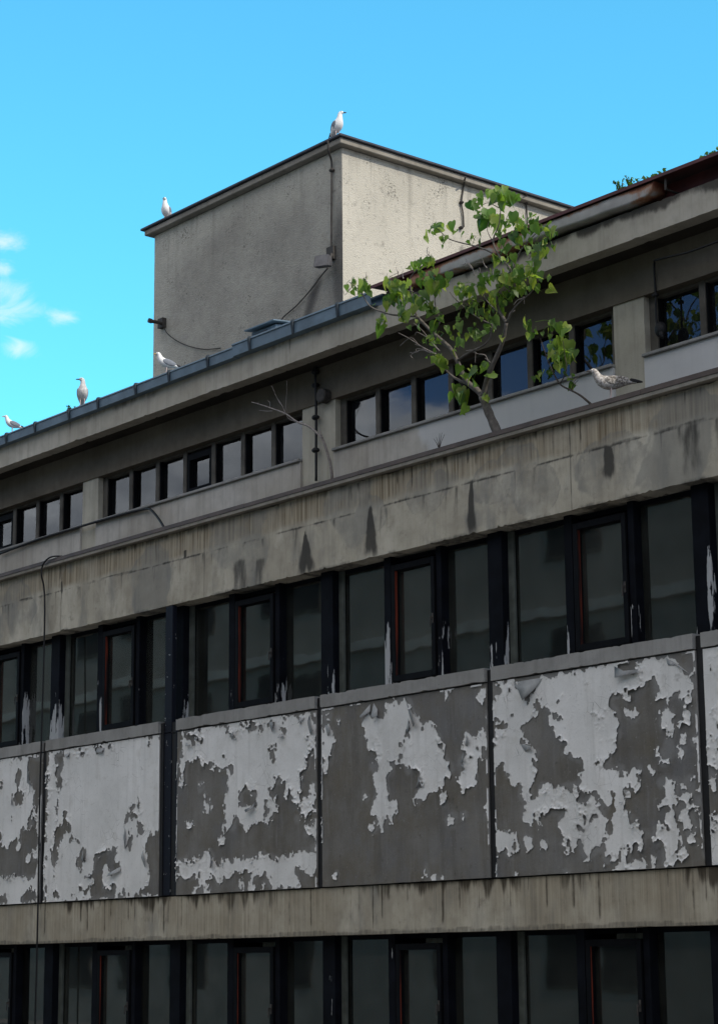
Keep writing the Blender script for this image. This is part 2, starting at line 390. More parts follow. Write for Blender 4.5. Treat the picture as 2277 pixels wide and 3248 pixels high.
MATS['dusky'] = plain('dusky_plumage', (.62, .60, .585), .85, .35, 30)
MATS['duskywing'] = plain('dusky_wing', (.22, .215, .215), .85, .4, 40)
MATS['grey'] = plain('grey_plumage', (.20, .22, .25), .8, .15, 25)
MATS['tip'] = plain('black_plumage', (.02, .02, .022), .8, .2, 20)
MATS['bill'] = plain('yellow_bill', (.55, .34, .08), .5, .2, 20)
MATS['billdark'] = plain('dark_bill', (.05, .045, .045), .5, .2, 20)
MATS['leg'] = plain('pale_leg', (.55, .45, .42), .6, .15, 20)
MATS['asphalt'] = plain('asphalt', (.05, .05, .052), .9, .3, 9)
MATS['paving'] = plain('paving', (.22, .21, .20), .9, .25, 6)
MATS['earth'] = plain('earth', (.13, .12, .095), .95, .3, .5)
MATS['wall2'] = plain('pale_stucco', (.55, .53, .48), .9, .2, 2)
MATS['plaster'] = plain('street_plaster', (.33, .31, .27), .9, .2, 1.5)
MATS['lampgrey'] = plain('lamp_grey', (.085, .085, .09), .6, .3, 12)
def f_mottle(n, b):
    v = n.noise(60, 4, .6)
    return n.mix(n.mr(v, .42, .6), (.12, .105, .09), (.48, .45, .41))
def f_mottle_pale(n, b):
    return n.mix(n.mr(n.noise(48, 4, .6), .4, .62), (.27, .245, .22), (.60, .575, .54))
MATS['mottle'] = M('mottled_wing', f_mottle, .85); MATS['mottlepale'] = M('mottled_breast', f_mottle_pale, .85)

def glass(name, dust, dustamt, tint=.75, refl=1.6):
    m_ = bpy.data.materials.new(name); m_.use_nodes = True; m_.node_tree.nodes.clear(); n = NT(m_.node_tree)
    tr = n.new('ShaderNodeBsdfTransparent'); tr.inputs[0].default_value = (tint, tint*1.0, tint*.98, 1)
    gl = n.new('ShaderNodeBsdfGlossy'); gl.inputs['Roughness'].default_value = .02
    bmp = n.bump(n.noise(1.6, 2), .05, .02); n.put(gl.inputs['Normal'], bmp)
    fr = n.new('ShaderNodeFresnel'); fr.inputs['IOR'].default_value = 1.55
    f2 = n.m('MULTIPLY', fr.outputs[0], refl, True)
    mx = n.new('ShaderNodeMixShader'); n.put(mx.inputs[0], f2); n.put(mx.inputs[1], tr.outputs[0]); n.put(mx.inputs[2], gl.outputs[0])
    df = n.new('ShaderNodeBsdfDiffuse'); df.inputs[0].default_value = (*dust, 1)
    mx2 = n.new('ShaderNodeMixShader'); oi = n.new('ShaderNodeObjectInfo'); n.put(mx2.inputs[0], n.m('MULTIPLY', n.mr(n.noise(2.5, 5, .6), .3, .75, dustamt*.35, dustamt), n.mr(oi.outputs['Random'], 0, 1, .3, 1.9))); n.put(mx2.inputs[1], mx.outputs[0]); n.put(mx2.inputs[2], df.outputs[0])
    o = n.new('ShaderNodeOutputMaterial'); n.put(o.inputs['Surface'], mx2.outputs[0]); return m_
MATS['glass'] = glass('dusty_window_glass', (.13, .14, .125), .16, .6, 1.75)
MATS['glassup'] = glass('upper_window_glass', (.15, .16, .17), .06, .6, 1.75)
lm = bpy.data.materials.new('leaf'); lm.use_nodes = True; lm.node_tree.nodes.clear(); n = NT(lm.node_tree)
lc = f_leaf(n, None); pb = n.new('ShaderNodeBsdfPrincipled'); n.put(pb.inputs['Base Color'], lc); pb.inputs['Roughness'].default_value = .45; pb.inputs['Specular IOR Level'].default_value = .4
tl = n.new('ShaderNodeBsdfTranslucent'); n.put(tl.inputs[0], n.mix(1.0, lc, (1.5, 1.6, .7), 'MULTIPLY'))
mx = n.new('ShaderNodeMixShader'); mx.inputs[0].default_value = .55; n.put(mx.inputs[1], pb.outputs[0]); n.put(mx.inputs[2], tl.outputs[0])
o_ = n.new('ShaderNodeOutputMaterial'); n.put(o_.inputs['Surface'], mx.outputs[0]); MATS['leaf'] = lm

# ------------------------------------------------------------------ ground and street
bm = bmesh.new(); vs = [bm.verts.new(p) for p in ((-400, -400, -.02), (400, -400, -.02), (400, 400, -.02), (-400, 400, -.02))]; bm.faces.new(vs)
tag(obj('ground', bm, MATS['earth']), kind='structure')
tag(boxes('street', [(-120, 120, -18.5, -2.6, -.1, .0)], MATS['asphalt']), kind='structure')
tag(boxes('pavement', [(-120, 120, -2.6, 0.3, -.1, .13), (-120, 120, -21.2, -18.5, -.1, .13)], MATS['paving'], bev=.01), kind='structure')

# ------------------------------------------------------------------ the office building
B = empty('office_building', (-18, 0, 0), 'grey concrete office block with flaking white panels and ribbon windows', 'building')
XL, XR = -30.0, -6.3
Z_LB0, Z_LB1, Z_P0, Z_P1, Z_SILL, Z_UB0, Z_UB1, Z_COP = 1.978, 2.452, 2.464, 4.285, 4.428, 5.768, 6.607, 6.695
SEAMS = [-29.94, -27.36, -24.87, -22.298, -19.63, -16.9, -14.324, -11.72, -9.1, -6.5]

# upper parapet band with its stains
ZJ = 6.285
wedges = [(at(*p, 0), at(*q, 0), w0, w1) for p, q, w0, w1 in (
    ((1174, 1612), (1176, 1755), .03, .13), ((1494, 1524), (1494, 1690), .02, .085), ((968, 1690), (972, 1812), .01, .17),
    ((1926, 1415), (1930, 1512), .05, .10), ((2188, 1345), (2194, 1508), .12, .14), ((826, 1770), (822, 1860), .09, .11), ((760, 1775), (765, 1880), .13, .18),
    ((2192, 1332), (2200, 1350), .22, .1), ((197, 1845), (198, 1880), .02, .02), ((588, 1745), (588, 1772), .03, .03))]
damps = [(at(*p, 0), r) for p, r in (((1943, 1470), .42), ((2190, 1395), .55), ((1174, 1640), .27), ((1640, 1500), .38), ((1560, 1540), .3), ((1350, 1560), .30), ((470, 1850), .5), ((1700, 1560), .35), ((60, 1940), .5))]
_r = np.random.RandomState(77)
seeps = [(x_, ZJ-_r.uniform(0, .03), _r.uniform(.06, .42)*(1 if _r.rand() < .7 else 1.2), _r.uniform(.006, .03), _r.uniform(.18, .62)) for x_ in _r.uniform(-25.5, -10.5, 120)]
seeps += [(x_, Z_UB1-.02, _r.uniform(.1, .45), _r.uniform(.006, .016), _r.uniform(.3, .8)) for x_ in _r.uniform(-25.5, -10.5, 60)]
def a_stain(X, Z):
    s = np.zeros_like(X)
    for x_, zt_, L_, w_, a_ in seeps:
        k = np.abs(X[0]-x_) < .12
        if not k.any(): continue
        t = (zt_-Z[:, k])/L_; d = np.abs(X[:, k]-x_-.012*np.sin(Z[:, k]*9+x_*5))/(w_*(1+.8*np.clip(t, 0, 1)))
        s[:, k] = np.maximum(s[:, k], a_*sstep(1.6, .2, d)*sstep(-.05, .02, t)*np.clip(1-t, 0, 1)**.7)
    for a, b, w0, w1 in wedges:
        t = (a[2]-Z)/(a[2]-b[2]+1e-6); cx = a[0]+(b[0]-a[0])*t; w = w0+(w1-w0)*np.clip(t, 0, 1)
        d = np.abs(X-cx)/w
        s = np.maximum(s, (.65 if w0 > .08 else 1.35)*sstep(1.35, .35, d+.5*(fbm(X, Z, 12, 23)-.5))*sstep(-.1, .1, t+.12*(fbm(X, X*0, 14, 24)-.5))*sstep(1.3, .8, t+.3*(fbm(X, X*0, 14, 25)-.5))*(1-.4*np.clip(t, 0, 1)))
    s = np.maximum(s, .8*sstep(.024, .004, np.abs(Z-ZJ-.012*(fbm(X, X*0, 2, 3)-.5)*3))*sstep(.15, .75, fbm(X, Z*2, 4.5, 8)))
    s = np.maximum(s, .55*sstep(Z_UB0+.05, Z_UB0, Z)*sstep(.4, .7, fbm(X, Z, 4, 12)))
    for sx_ in (-22.05, -19.0, -13.2):
        s = np.maximum(s, .55*sstep(.02, .005, np.abs(X-sx_+.02*(fbm(Z, Z*0, 5, 4)-.5))))
    return s
def a_top(X, Z):
    e = ZJ+.03+.09*(fbm(X, X*0, 1.6, 21)-.5); return sstep(e-.03, e+.05, Z)*sstep(.25, .5, fbm(X, Z, .55, 33)+.12)
def a_drip(X, Z):
    L = Z_UB1-.03-.22*fbm(X, X*0, 6, 50, 3)-.14*fbm(X, X*0, .8, 51, 2)+.16
    return .8*sstep(L-.04, L+.16, Z)*sstep(.25, .5, fbm(X, X*0, .9, 61))
def a_damp(X, Z):
    s = np.zeros_like(X)
    for q, (c, r) in enumerate(damps):
        wob = 1+.55*(fbm(X, Z, 2.2, 300+q)-.5)+.3*(fbm(X, Z, 7, 330+q)-.5)
        d = np.hypot(X-c[0], (Z-c[2])*1.25)/(r*wob); up = sstep(c[2]-.5, c[2]-.1, Z)
        s = np.maximum(s, (.42*sstep(1.0, .90, d)+.22*sstep(.10, .02, np.abs(d-.96)))*up*sstep(.25, .45, fbm(X, Z, 1.4, 350)+.1))
    return s+.5*sstep(.56, .66, fbm(X, Z, 1.1, 360))
def ribs(z_lo, z_hi, seed, lo=.35):
    rs = np.random.RandomState(seed); xs = []; x = XL
    while x < XR: x += rs.uniform(.085, .15); xs.append((x, rs.uniform(.2, 1), rs.uniform(0, 1)))
    def fn(X, Z):
        s = np.zeros_like(X); xx = X[0]
        for x_, a, l in xs:
            k = np.abs(xx-x_) < .06
            if not k.any(): continue
            d = np.abs(X[:, k]-x_)/.016; zb = z_lo+(z_hi-z_lo)*.75*l
            s[:, k] = np.maximum(s[:, k], a*sstep(1.5, .3, d)*sstep(zb-.02, zb+.1, Z[:, k]))
        return s*sstep(lo, lo+.25, fbm(X, X*0, .9, seed+5))
    return fn
slab('parapet_band', XL, XR, Z_UB0, Z_UB1, 0, .22, .02, MATS['band'], B, dict(stain=a_stain, top=a_top, drip=a_drip, damp=a_damp, rib=ribs(ZJ, Z_UB1, 7, .28)), .022, 3)
# lower band
def l_drip(X, Z):
    L = Z_LB1+.06-.42*fbm(X, X*0, 9, 70, 3)*(.35+1.1*fbm(X, X*0, .8, 71, 2))
    return .9*sstep(L-.03, L+.16, Z)*sstep(.25, .5, fbm(X, X*0, .8, 81, 3))
def l_stain(X, Z):
    s = .45*sstep(Z_LB0+.055, Z_LB0+.03, Z+.05*(fbm(X, X*0, 5, 90, 3)-.5))
    for x_ in (-19.63, -24.87, -16.9, -14.324): s = np.maximum(s, .4*sstep(.015, .004, np.abs(X-x_+.03)))
    return s
zero = lambda X, Z: np.zeros_like(X)
slab('lower_band', XL, XR, Z_LB0, Z_LB1, 0, .22, .02, MATS['band'], B, dict(stain=l_stain, top=lambda X, Z: .55*sstep(.3, .6, fbm(X, Z, .8, 99)), drip=l_drip, damp=zero, rib=ribs(Z_LB0, Z_LB1, 8, .25)), .01, 5)
boxes('plinth', [(XL, XR, 0.02, .3, 0, .72)], MATS['conc'], B)

# coping: concrete lip and rusty metal cap
bm = bmesh.new(); prism(bm, [(-.075, Z_UB1+.004), (.35, Z_UB1+.004), (.35, Z_COP-.049), (-.075, Z_COP-.049)], XL, XR); obj('coping', bm, MATS['lip'], B)
bm = bmesh.new()
prev = XL
for k in range(12):
    nx_ = XL+(XR-XL)*(k+1)/12; dz = random.uniform(-.004, .004)
    prism(bm, [(-.082, Z_COP-.047), (.37, Z_COP-.047), (.37, Z_COP-.004+dz), (-.075, Z_COP+dz)], prev, nx_-.004); prev = nx_
obj('coping_cap', bm, MATS['cap'], B)
boxes('terrace_slab', [(XL, XR, .22, 1.0, 5.77, 6.5)], MATS['soffit'], B)

# paint traced from the photo, panel by panel
def S(poly, ox, oy, k): return [tuple(at(ox+x*k, oy+y*k, -.03)[[0, 2]]) for x, y in poly]
def dots(L): return [[(x+rx*math.cos(a)*random.uniform(.75, 1.2), y+ry*math.sin(a)*random.uniform(.75, 1.2)) for a in [2*math.pi*i/7 for i in range(7)]] for x, y, rx, ry in L]
PW = {}; PG = {}
k4 = (1550, 2030, .4516)
w4 = [[(45,305),(165,298),(215,355),(270,428),(325,350),(385,262),(880,180),(915,270),(1060,235),(1055,160),(1240,120),(1290,170),(1425,235),(1420,430),(1385,455),(1350,400),(1320,350),(1265,420),(1230,380),(1215,300),(1195,400),(1185,310),(1160,265),(1110,280),(1095,310),(1060,250),(1035,300),(990,320),(940,350),(905,380),(860,400),(855,440),(890,490),(905,540),(910,640),(895,720),(860,790),(830,870),(870,900),(920,910),(930,950),(1040,965),(1045,1000),(975,1010),(945,1040),(940,1180),(890,1160),(885,1080),(850,1060),(860,1120),(840,1170),(790,1130),(770,1160),(810,1240),(820,1310),(800,1400),(780,1470),(740,1500),(690,1530),(660,1490),(640,1430),(600,1460),(570,1420),(550,1480),(510,1440),(540,1380),(505,1310),(505,1250),(530,1190),(460,1200),(370,1210),(350,1290),(320,1230),(295,1300),(255,1270),(245,1230),(260,1130),(215,1090),(230,990),(165,995),(130,960),(115,890),(90,855),(55,890),(50,700),(60,650),(110,640),(130,600),(105,565),(50,560)],
 [(1240,500),(1300,490),(1270,550),(1305,620),(1290,690),(1235,725),(1240,690),(1270,640),(1250,590),(1215,625),(1210,560)],
 [(1190,765),(1215,785),(1235,765),(1235,805),(1195,800)],[(1220,850),(1270,830),(1265,860),(1225,870)],[(1360,680),(1382,665),(1375,740),(1355,720)],[(1330,750),(1362,770),(1350,815)],[(1392,520),(1406,525),(1402,570)],
 [(1210,1005),(1250,980),(1310,1000),(1330,1060),(1320,1160),(1250,1160),(1220,1160),(1260,1110),(1255,1040)],
 [(1350,1050),(1400,1000),(1425,980),(1430,1080),(1410,1150),(1470,1130),(1470,1210),(1410,1210),(1445,1310),(1440,1380),(1460,1420),(1390,1390),(1370,1300),(1355,1240),(1385,1180),(1360,1090)],
 [(1260,1230),(1300,1210),(1310,1290),(1360,1370),(1370,1430),(1320,1420),(1310,1480),(1370,1490),(1370,1520),(1330,1540),(1315,1590),(1240,1590),(1225,1500),(1250,1440),(1240,1400),(1170,1410),(1190,1300),(1240,1340),(1280,1330)],
 [(890,1240),(930,1200),(980,1230),(1000,1300),(1040,1290),(1090,1370),(1080,1450),(990,1440),(950,1470),(975,1480),(950,1620),(920,1620),(940,1540),(900,1470),(830,1480),(820,1420),(880,1360),(900,1300)],
 [(1005,1565),(1110,1575),(1105,1605),(1010,1610)],[(1150,1520),(1168,1530),(1165,1600),(1152,1600)],[(810,1480),(838,1490),(830,1560),(812,1540)],[(868,1520),(882,1530),(878,1590)],
 [(65,1370),(120,1360),(175,1370),(165,1500),(140,1520),(135,1470),(100,1450),(65,1480)],[(260,1390),(297,1400),(290,1455),(275,1440)],
 [(1465,90),(1478,90),(1545,1500),(1530,1500),(1500,1000),(1480,600)]]
g4 = [[(330,410),(370,440),(470,500),(550,545),(530,580),(430,560),(490,660),(550,740),(530,790),(600,810),(660,850),(665,920),(640,990),(590,1040),(470,1060),(370,1030),(340,1140),(300,1110),(295,1000),(320,900),(310,830),(325,790),(220,730),(240,660),(235,580),(270,540),(325,510)],
 [(650,1200),(700,1225),(680,1275)],[(600,1340),(640,1330),(630,1372)],[(630,1070),(710,1080),(700,1140),(640,1140)],[(740,1065),(790,1090),(760,1105)],[(710,850),(775,790),(800,900),(760,920),(720,940)],[(455,430),(510,415),(500,470)],[(790,520),(810,480),(800,555)]]
w4 += dots([(400, 640, 9, 13), (1000, 522, 32, 14), (1445, 690, 12, 9), (1050, 1045, 10, 12), (965, 1080, 6, 18), (205, 1455, 9, 9), (400, 1432, 7, 8), (550, 1640, 8, 7), (180, 1660, 12, 5), (990, 1615, 12, 9), (1275, 755, 9, 20), (1340, 605, 8, 14), (970, 405, 9, 10), (1150, 915, 6, 6), (1050, 920, 6, 6), (1520, 1150, 8, 60)])
k3 = (1000, 2150, .3727)
w3 = [[(605,215),(770,180),(800,210),(880,400),(915,460),(965,410),(1010,440),(1060,520),(1085,590),(1100,680),(1165,790),(1160,825),(1120,850),(1070,940),(1000,950),(940,990),(870,1060),(850,1020),(870,970),(915,880),(905,800),(840,760),(790,795),(760,740),(700,710),(630,715),(650,770),(610,830),(600,880),(620,960),(635,1050),(680,1080),(675,1150),(640,1195),(580,1200),(565,1275),(530,1250),(545,1190),(505,1165),(490,1100),(520,1040),(520,950),(510,880),(485,860),(510,800),(485,770),(530,740),(540,660),(500,610),(450,580),(450,480),(440,400),(405,370),(460,310),(500,340),(580,345),(600,290)],
 [(1285,480),(1370,510),(1430,460),(1485,540),(1480,580),(1420,600),(1425,660),(1370,730),(1355,880),(1270,945),(1230,890),(1240,810),(1290,780),(1240,715),(1290,620),(1270,570)],
 [(75,400),(125,400),(150,470),(150,580),(125,700),(95,800),(75,700)],[(85,300),(122,300),(120,345),(90,340)],[(480,1275),(520,1240),(515,1285),(495,1295)]]
g3 = [[(760,400),(800,345),(830,400),(800,500),(755,535),(760,450)]]
w3 += dots([(1420, 165, 20, 32), (1160, 1220, 34, 38), (1085, 1035, 17, 36), (1265, 1170, 8, 18), (940, 1630, 8, 28), (1015, 1705, 14, 22), (1085, 1710, 12, 14), (1475, 320, 14, 40), (1480, 1140, 10, 60), (195, 365, 6, 12), (430, 1022, 8, 8), (180, 1695, 6, 10), (950, 1668, 8, 10), (1118, 150, 8, 25)])
k2 = (540, 2230, .31056)
w2 = [[(130,290),(590,235),(1460,110),(1530,80),(1535,430),(1490,440),(1440,490),(1410,620),(1340,710),(1350,820),(1320,930),(1320,1080),(1270,990),(1230,900),(1205,960),(1200,790),(1120,765),(1080,790),(1070,720),(1030,720),(1050,830),(1010,880),(1060,980),(1075,1080),(1000,1220),(960,1180),(880,1195),(770,1270),(740,1210),(680,1170),(655,1280),(560,1250),(580,1150),(560,1040),(590,880),(600,780),(590,700),(550,655),(460,660),(400,610),(340,640),(300,590),(230,570),(180,590),(150,500),(150,830),(120,830)],
 [(345,1040),(400,990),(430,1060),(425,1110),(350,1110)],[(1380,980),(1450,950),(1490,1100),(1400,1150),(1350,1120)],[(1380,1340),(1430,1270),(1520,1250),(1510,1360),(1450,1320)],
 [(90,1620),(170,1600),(200,1640),(410,1540),(460,1630),(700,1610),(880,1590),(920,1550),(1080,1590),(1250,1580),(1400,1540),(1510,1500),(1500,1650),(1450,1730),(1370,1690),(1280,1690),(1310,1800),(1310,1860),(1050,1890),(1010,1860),(1000,1760),(960,1720),(910,1740),(850,1800),(890,1680),(720,1690),(600,1750),(540,1770),(490,1840),(450,1760),(380,1770),(350,1820),(410,1900),(400,1940),(240,1940),(300,1860),(310,1770),(200,1790),(90,1760)],
 [(690,1890),(720,1840),(755,1890)],[(1440,840),(1470,830),(1465,900),(1430,900)]]
g2 = [[(150,310),(270,300),(250,430),(165,400)],[(280,330),(335,380),(320,410)],[(590,250),(690,290),(650,380),(590,320)],[(1020,480),(1070,465),(1095,560),(1080,620),(1040,620),(1040,540)],[(720,910),(770,850),(810,910),(890,960),(880,1050),(790,1090),(720,1040)],[(1430,120),(1510,100),(1510,280),(1450,200)],[(1420,350),(1490,380),(1450,450)],[(940,1040),(1010,1060),(970,1150)],[(1120,270),(1180,250),(1180,330)],[(1010,200),(1100,190),(1060,270)],[(820,190),(870,200),(850,260)],[(545,560),(590,600),(560,500)],[(1330,140),(1385,140),(1340,210)]]
w2 += dots([(315, 840, 22, 30), (205, 1245, 20, 20), (530, 1400, 10, 14), (1295, 1190, 7, 10), (360, 940, 14, 18), (835, 1888, 14, 14), (960, 1865, 8, 14), (1480, 1480, 28, 16), (1465, 1230, 10, 35)])
k1 = (0, 2280, .3478)
w1 = [[(462,312),(1520,140),(1480,1605),(405,1672)]]
g1 = [[(500,320),(650,290),(640,350),(590,360),(575,470),(560,510),(590,570),(550,650),(520,690),(525,560),(530,420),(500,370)],[(890,260),(960,255),(960,315),(890,315)],[(985,235),(1055,225),(1040,290),(990,270)],
 [(580,830),(630,830),(640,950),(665,1000),(640,1040),(560,1120),(540,1250),(520,1330),(500,1460),(485,1320),(475,1200),(500,1120),(510,990),(580,960)],[(640,1060),(700,1070),(735,1140),(640,1110)],[(700,1260),(750,1180),(795,1200),(780,1310),(745,1410),(700,1310)],
 [(790,1450),(860,1380),(870,1270),(910,1230),(1000,1190),(1085,1150),(1060,1240),(1060,1290),(1110,1300),(1110,1390),(1020,1410),(970,1360),(950,1460),(960,1540),(1060,1530),(1060,1640),(830,1650),(820,1560),(770,1650),(760,1560),(850,1470)],
 [(1210,760),(1255,770),(1235,830),(1270,870),(1260,920),(1195,910),(1215,840)],[(1150,990),(1210,960),(1210,1040),(1230,1080),(1220,1160),(1155,1180),(1165,1070)],[(1260,990),(1275,1050),(1260,1070)],
 [(1380,1030),(1475,1010),(1480,1620),(1270,1630),(1265,1540),(1350,1500),(1360,1380),(1340,1290),(1310,1200),(1340,1100)],[(485,1540),(540,1560),(580,1650),(485,1665)],[(410,1520),(455,1530),(440,1670),(400,1670)],[(1080,1550),(1100,1630),(1075,1630)],[(1135,1545),(1150,1625),(1130,1625)],[(1175,1545),(1190,1620),(1170,1620)],
 [(515,840),(530,700),(530,960),(510,960)],[(1320,180),(1355,175),(1340,220)],[(1470,470),(1485,460),(1480,600)]]
w0 = [[(-60,390),(435,320),(395,1680),(-60,1705)]]
g0 = [[(170,450),(220,460),(200,520),(210,620),(250,720),(230,790),(150,790),(115,680),(160,640),(150,560)],[(250,370),(418,325),(410,680),(370,720),(340,840),(310,780),(320,690),(270,550)],[(130,880),(155,900),(140,935),(120,930)],[(-20,600),(10,620),(-20,720)],
 [(-60,1000),(20,1010),(40,1150),(80,1180),(120,1090),(190,1080),(190,1000),(280,980),(320,890),(360,900),(350,1440),(170,1450),(40,1440),(-60,1480)],[(-60,1640),(50,1600),(80,1650),(60,1700),(-60,1705)],[(200,1650),(240,1550),(290,1520),(340,1580),(350,1690),(200,1690)]]
PW = {2: (w0, k1), 3: (w1, k1), 4: (w2, k2), 5: (w3, k3), 6: (w4, k4)}
PGR = {2: g0, 3: g1, 4: g2, 5: g3, 6: g4}
wi0 = dots([(330, 1245, 26, 26), (272, 1278, 14, 14), (182, 1150, 16, 24)])
PLAB = {2: 'white panel beside the hanging cable with a bare grey lower half', 3: 'mostly white panel left of the dark double joint', 4: 'panel white at the top and along its foot, bare in the middle',
        5: 'mostly bare grey panel with one hanging tongue of white paint', 6: 'mottled panel with islands of white paint all over'}
def flakes(i, x0, x1, sd, X, Z, parent):
    """curled scraps of paint standing off the panel along the paint's edge"""
    rs = np.random.RandomState(300+i); ii = np.argwhere(np.abs(sd) < .012)
    if len(ii) == 0: return
    bm = bmesh.new()
    for q in range(16):
        a, b = ii[rs.randint(len(ii))]; cx, cz = X[a, b], Z[a, b]
        if not (x0+.07 < cx < x1-.07 and Z_P0+.07 < cz < Z_P1-.07): continue
        s = rs.uniform(.018, .05); ang = rs.uniform(0, 6.28) if rs.rand() < .4 else rs.normal(-1.6, .5)
        L = s*rs.uniform(1.0, 2.0); n_ = 4; rows = []
        for t in range(n_+1):
            u = t/n_; th = u*rs.uniform(1.0, 1.9)
            d = L*math.sin(min(th, 1.5))/1.5*1.1; out = .0025+L*(1-math.cos(th))/1.5
            wdt = s*(1-.75*u**1.5)
            rows.append([bm.verts.new((cx+d*math.cos(ang)-k*wdt*math.sin(ang)*rs.uniform(.8, 1.15), -.03-out, cz+d*math.sin(ang)+k*wdt*math.cos(ang)*rs.uniform(.8, 1.15))) for k in (-.5, .5)])
        for r0, r1 in zip(rows, rows[1:]): bm.faces.new((r0[0], r0[1], r1[1], r1[0]))
    o = tag(obj('paint_flakes', bm, MATS['flake'], parent), kind='stuff')
    md = o.modifiers.new('thickness', 'SOLIDIFY'); md.thickness = .0015
def film(i, x0, x1, sdfun, parent):
    """the remaining paint as a thin sheet lying on the panel, its broken rims curling off the concrete"""
    st = .0085 if 1 < i < 8 else .02
    nx, nz = int((x1-x0)/st)+1, int((Z_P1-Z_P0)/st)+1
    X, Z = np.meshgrid(np.linspace(x0+.002, x1-.002, nx), np.linspace(Z_P0+.002, Z_P1-.002, nz))
    v = sdfun(X, Z)
    v = v+.012+.10*(fbm(X, Z, 8, 500+i, 3)-.5)+.11*(fbm(X, Z*.8, 21, 520+i, 2)-.5)+.05*(fbm(X, Z, 52, 540+i, 2)-.5)
    v = v+.02*sstep(.05, .2, v)
    holes = fbm(X, Z, 5, 560+i, 4); v = np.minimum(v, np.where(v < .12, (.74-holes)*.25, .3))
    gx = np.gradient(v, axis=1)/st; gz = np.gradient(v, axis=0)/st; g2 = gx*gx+gz*gz+1e-6
    inside = v > 0
    cell = inside[:-1, :-1] | inside[:-1, 1:] | inside[1:, :-1] | inside[1:, 1:]
    k = np.where(inside, 0, np.clip(-v/g2, -.02, .02)); lim = st*.95
    Xd = X+np.clip(k*gx, -lim, lim); Zd = Z+np.clip(k*gz, -lim, lim)
    Xd = np.clip(Xd, x0+.001, x1-.001); Zd = np.clip(Zd, Z_P0+.001, Z_P1-.001)
    vv = np.clip(v, 0, .3)
    loose = sstep(.46, .72, fbm(X, Z, 3.2, 580+i, 3)); lip = .25+.75*vn(X*14, Z*14, 590+i)
    up = np.clip(-gz/np.sqrt(g2), -1, 1)                       # lower rims hang out further than upper ones
    lift = (.003+.027*loose*lip)*np.exp(-vv/(.010+.022*loose))*(.6-.4*up)+.003*fbm(X, Z, 2.2, 600+i)
    Yd = -.0335-lift
    idx = np.arange(nx*nz).reshape(nz, nx)
    F = np.stack([idx[:-1, :-1][cell], idx[:-1, 1:][cell], idx[1:, 1:][cell], idx[1:, :-1][cell]], 1)
    used = np.unique(F); mp = np.full(nx*nz, -1); mp[used] = np.arange(len(used)); F = mp[F]
    V = np.stack([Xd.ravel()[used], Yd.ravel()[used], Zd.ravel()[used]], 1).astype(np.float32)
    me = bpy.data.meshes.new('paint_film'); me.vertices.add(len(V)); me.vertices.foreach_set('co', V.ravel())
    me.loops.add(F.size); me.loops.foreach_set('vertex_index', F.ravel().astype(np.int32))
    me.polygons.add(len(F)); me.polygons.foreach_set('loop_start', np.arange(0, F.size, 4, dtype=np.int32))
    me.update(calc_edges=True); me.validate()
    a = me.attributes.new('thin', 'FLOAT', 'POINT'); a.data.foreach_set('value', vv.ravel()[used].astype(np.float32))
    tag(link('paint_film', me, MATS['paint'], parent, smooth=True), kind='stuff')
MATS['flake'] = plain('paint_flake', (.55, .55, .54), .8, .25, 12)
for i, (xa, xb) in enumerate(zip(SEAMS, SEAMS[1:])):
    x0, x1 = xa+.043, xb-.043
    if i == 3: x1 = -19.80
    if i == 4: x0 = -19.455
    nx, nz = int((x1-x0)/.018)+1, int((Z_P1-Z_P0)/.018)+1
    X, Z = np.meshgrid(np.linspace(x0, x1, nx), np.linspace(Z_P0, Z_P1, nz))
    def sdfun(X, Z, i=i, x0=x0, x1=x1):
        if i in PW:
            pw, kk = PW[i]; sd = poly_sd(X, Z, [S(p, *kk) for p in pw], [S(p, *kk) for p in PGR[i]])
            if i == 2:
                sd = np.maximum(sd, poly_sd(X, Z, [S(p, *kk) for p in wi0], []))
                sd = np.where(X < -24.1, np.minimum((fbm(X, Z, 1.3, 7)-.46)*.9, .3), sd)
        else: sd = (fbm(X*1.0, Z*.6, 1.4, 40+i*3, 5)-.47+.12*sstep(3.0, 4.2, Z))*.9
        rim = np.minimum(np.minimum(X-x0, x1-X), Z_P1-Z)                  # the chipped rim of each panel keeps some paint
        return np.where((rim < .025) & (fbm(X, Z, 4, 200+i) > .56), np.maximum(sd, .015), sd)
    sd = sdfun(X, Z)
    pan = slab('facade_panel', x0, x1, Z_P0, Z_P1, -.03, .05, .018, MATS['panel'], B, dict(paint=sd), .006, 60+i, label=PLAB.get(i))
    film(i, x0, x1, sdfun, pan)
    if 1 < i < 8: flakes(i, x0, x1, sd, X, Z, pan)
    # concrete sill above the panel
    slab('sill', xa+.043 if i != 4 else -19.455, xb-.043 if i != 3 else -19.80, Z_P1+.012, Z_SILL, -.055, .34, .03, MATS['sill'], B, None, .018, 90+i)
for x in SEAMS:
    if abs(x+19.63) > .01: boxes('joint_seal', [(x-.0405, x+.0405, -.018, .05, Z_P0, Z_SILL-.02)], MATS['black'], B)
boxes('joint_backing', [(XL, XR, -.012, .055, Z_P1+.001, Z_P1+.0115), (XL, XR, .06, .12, Z_LB1-.02, Z_P1+.1)], MATS['black'], B)
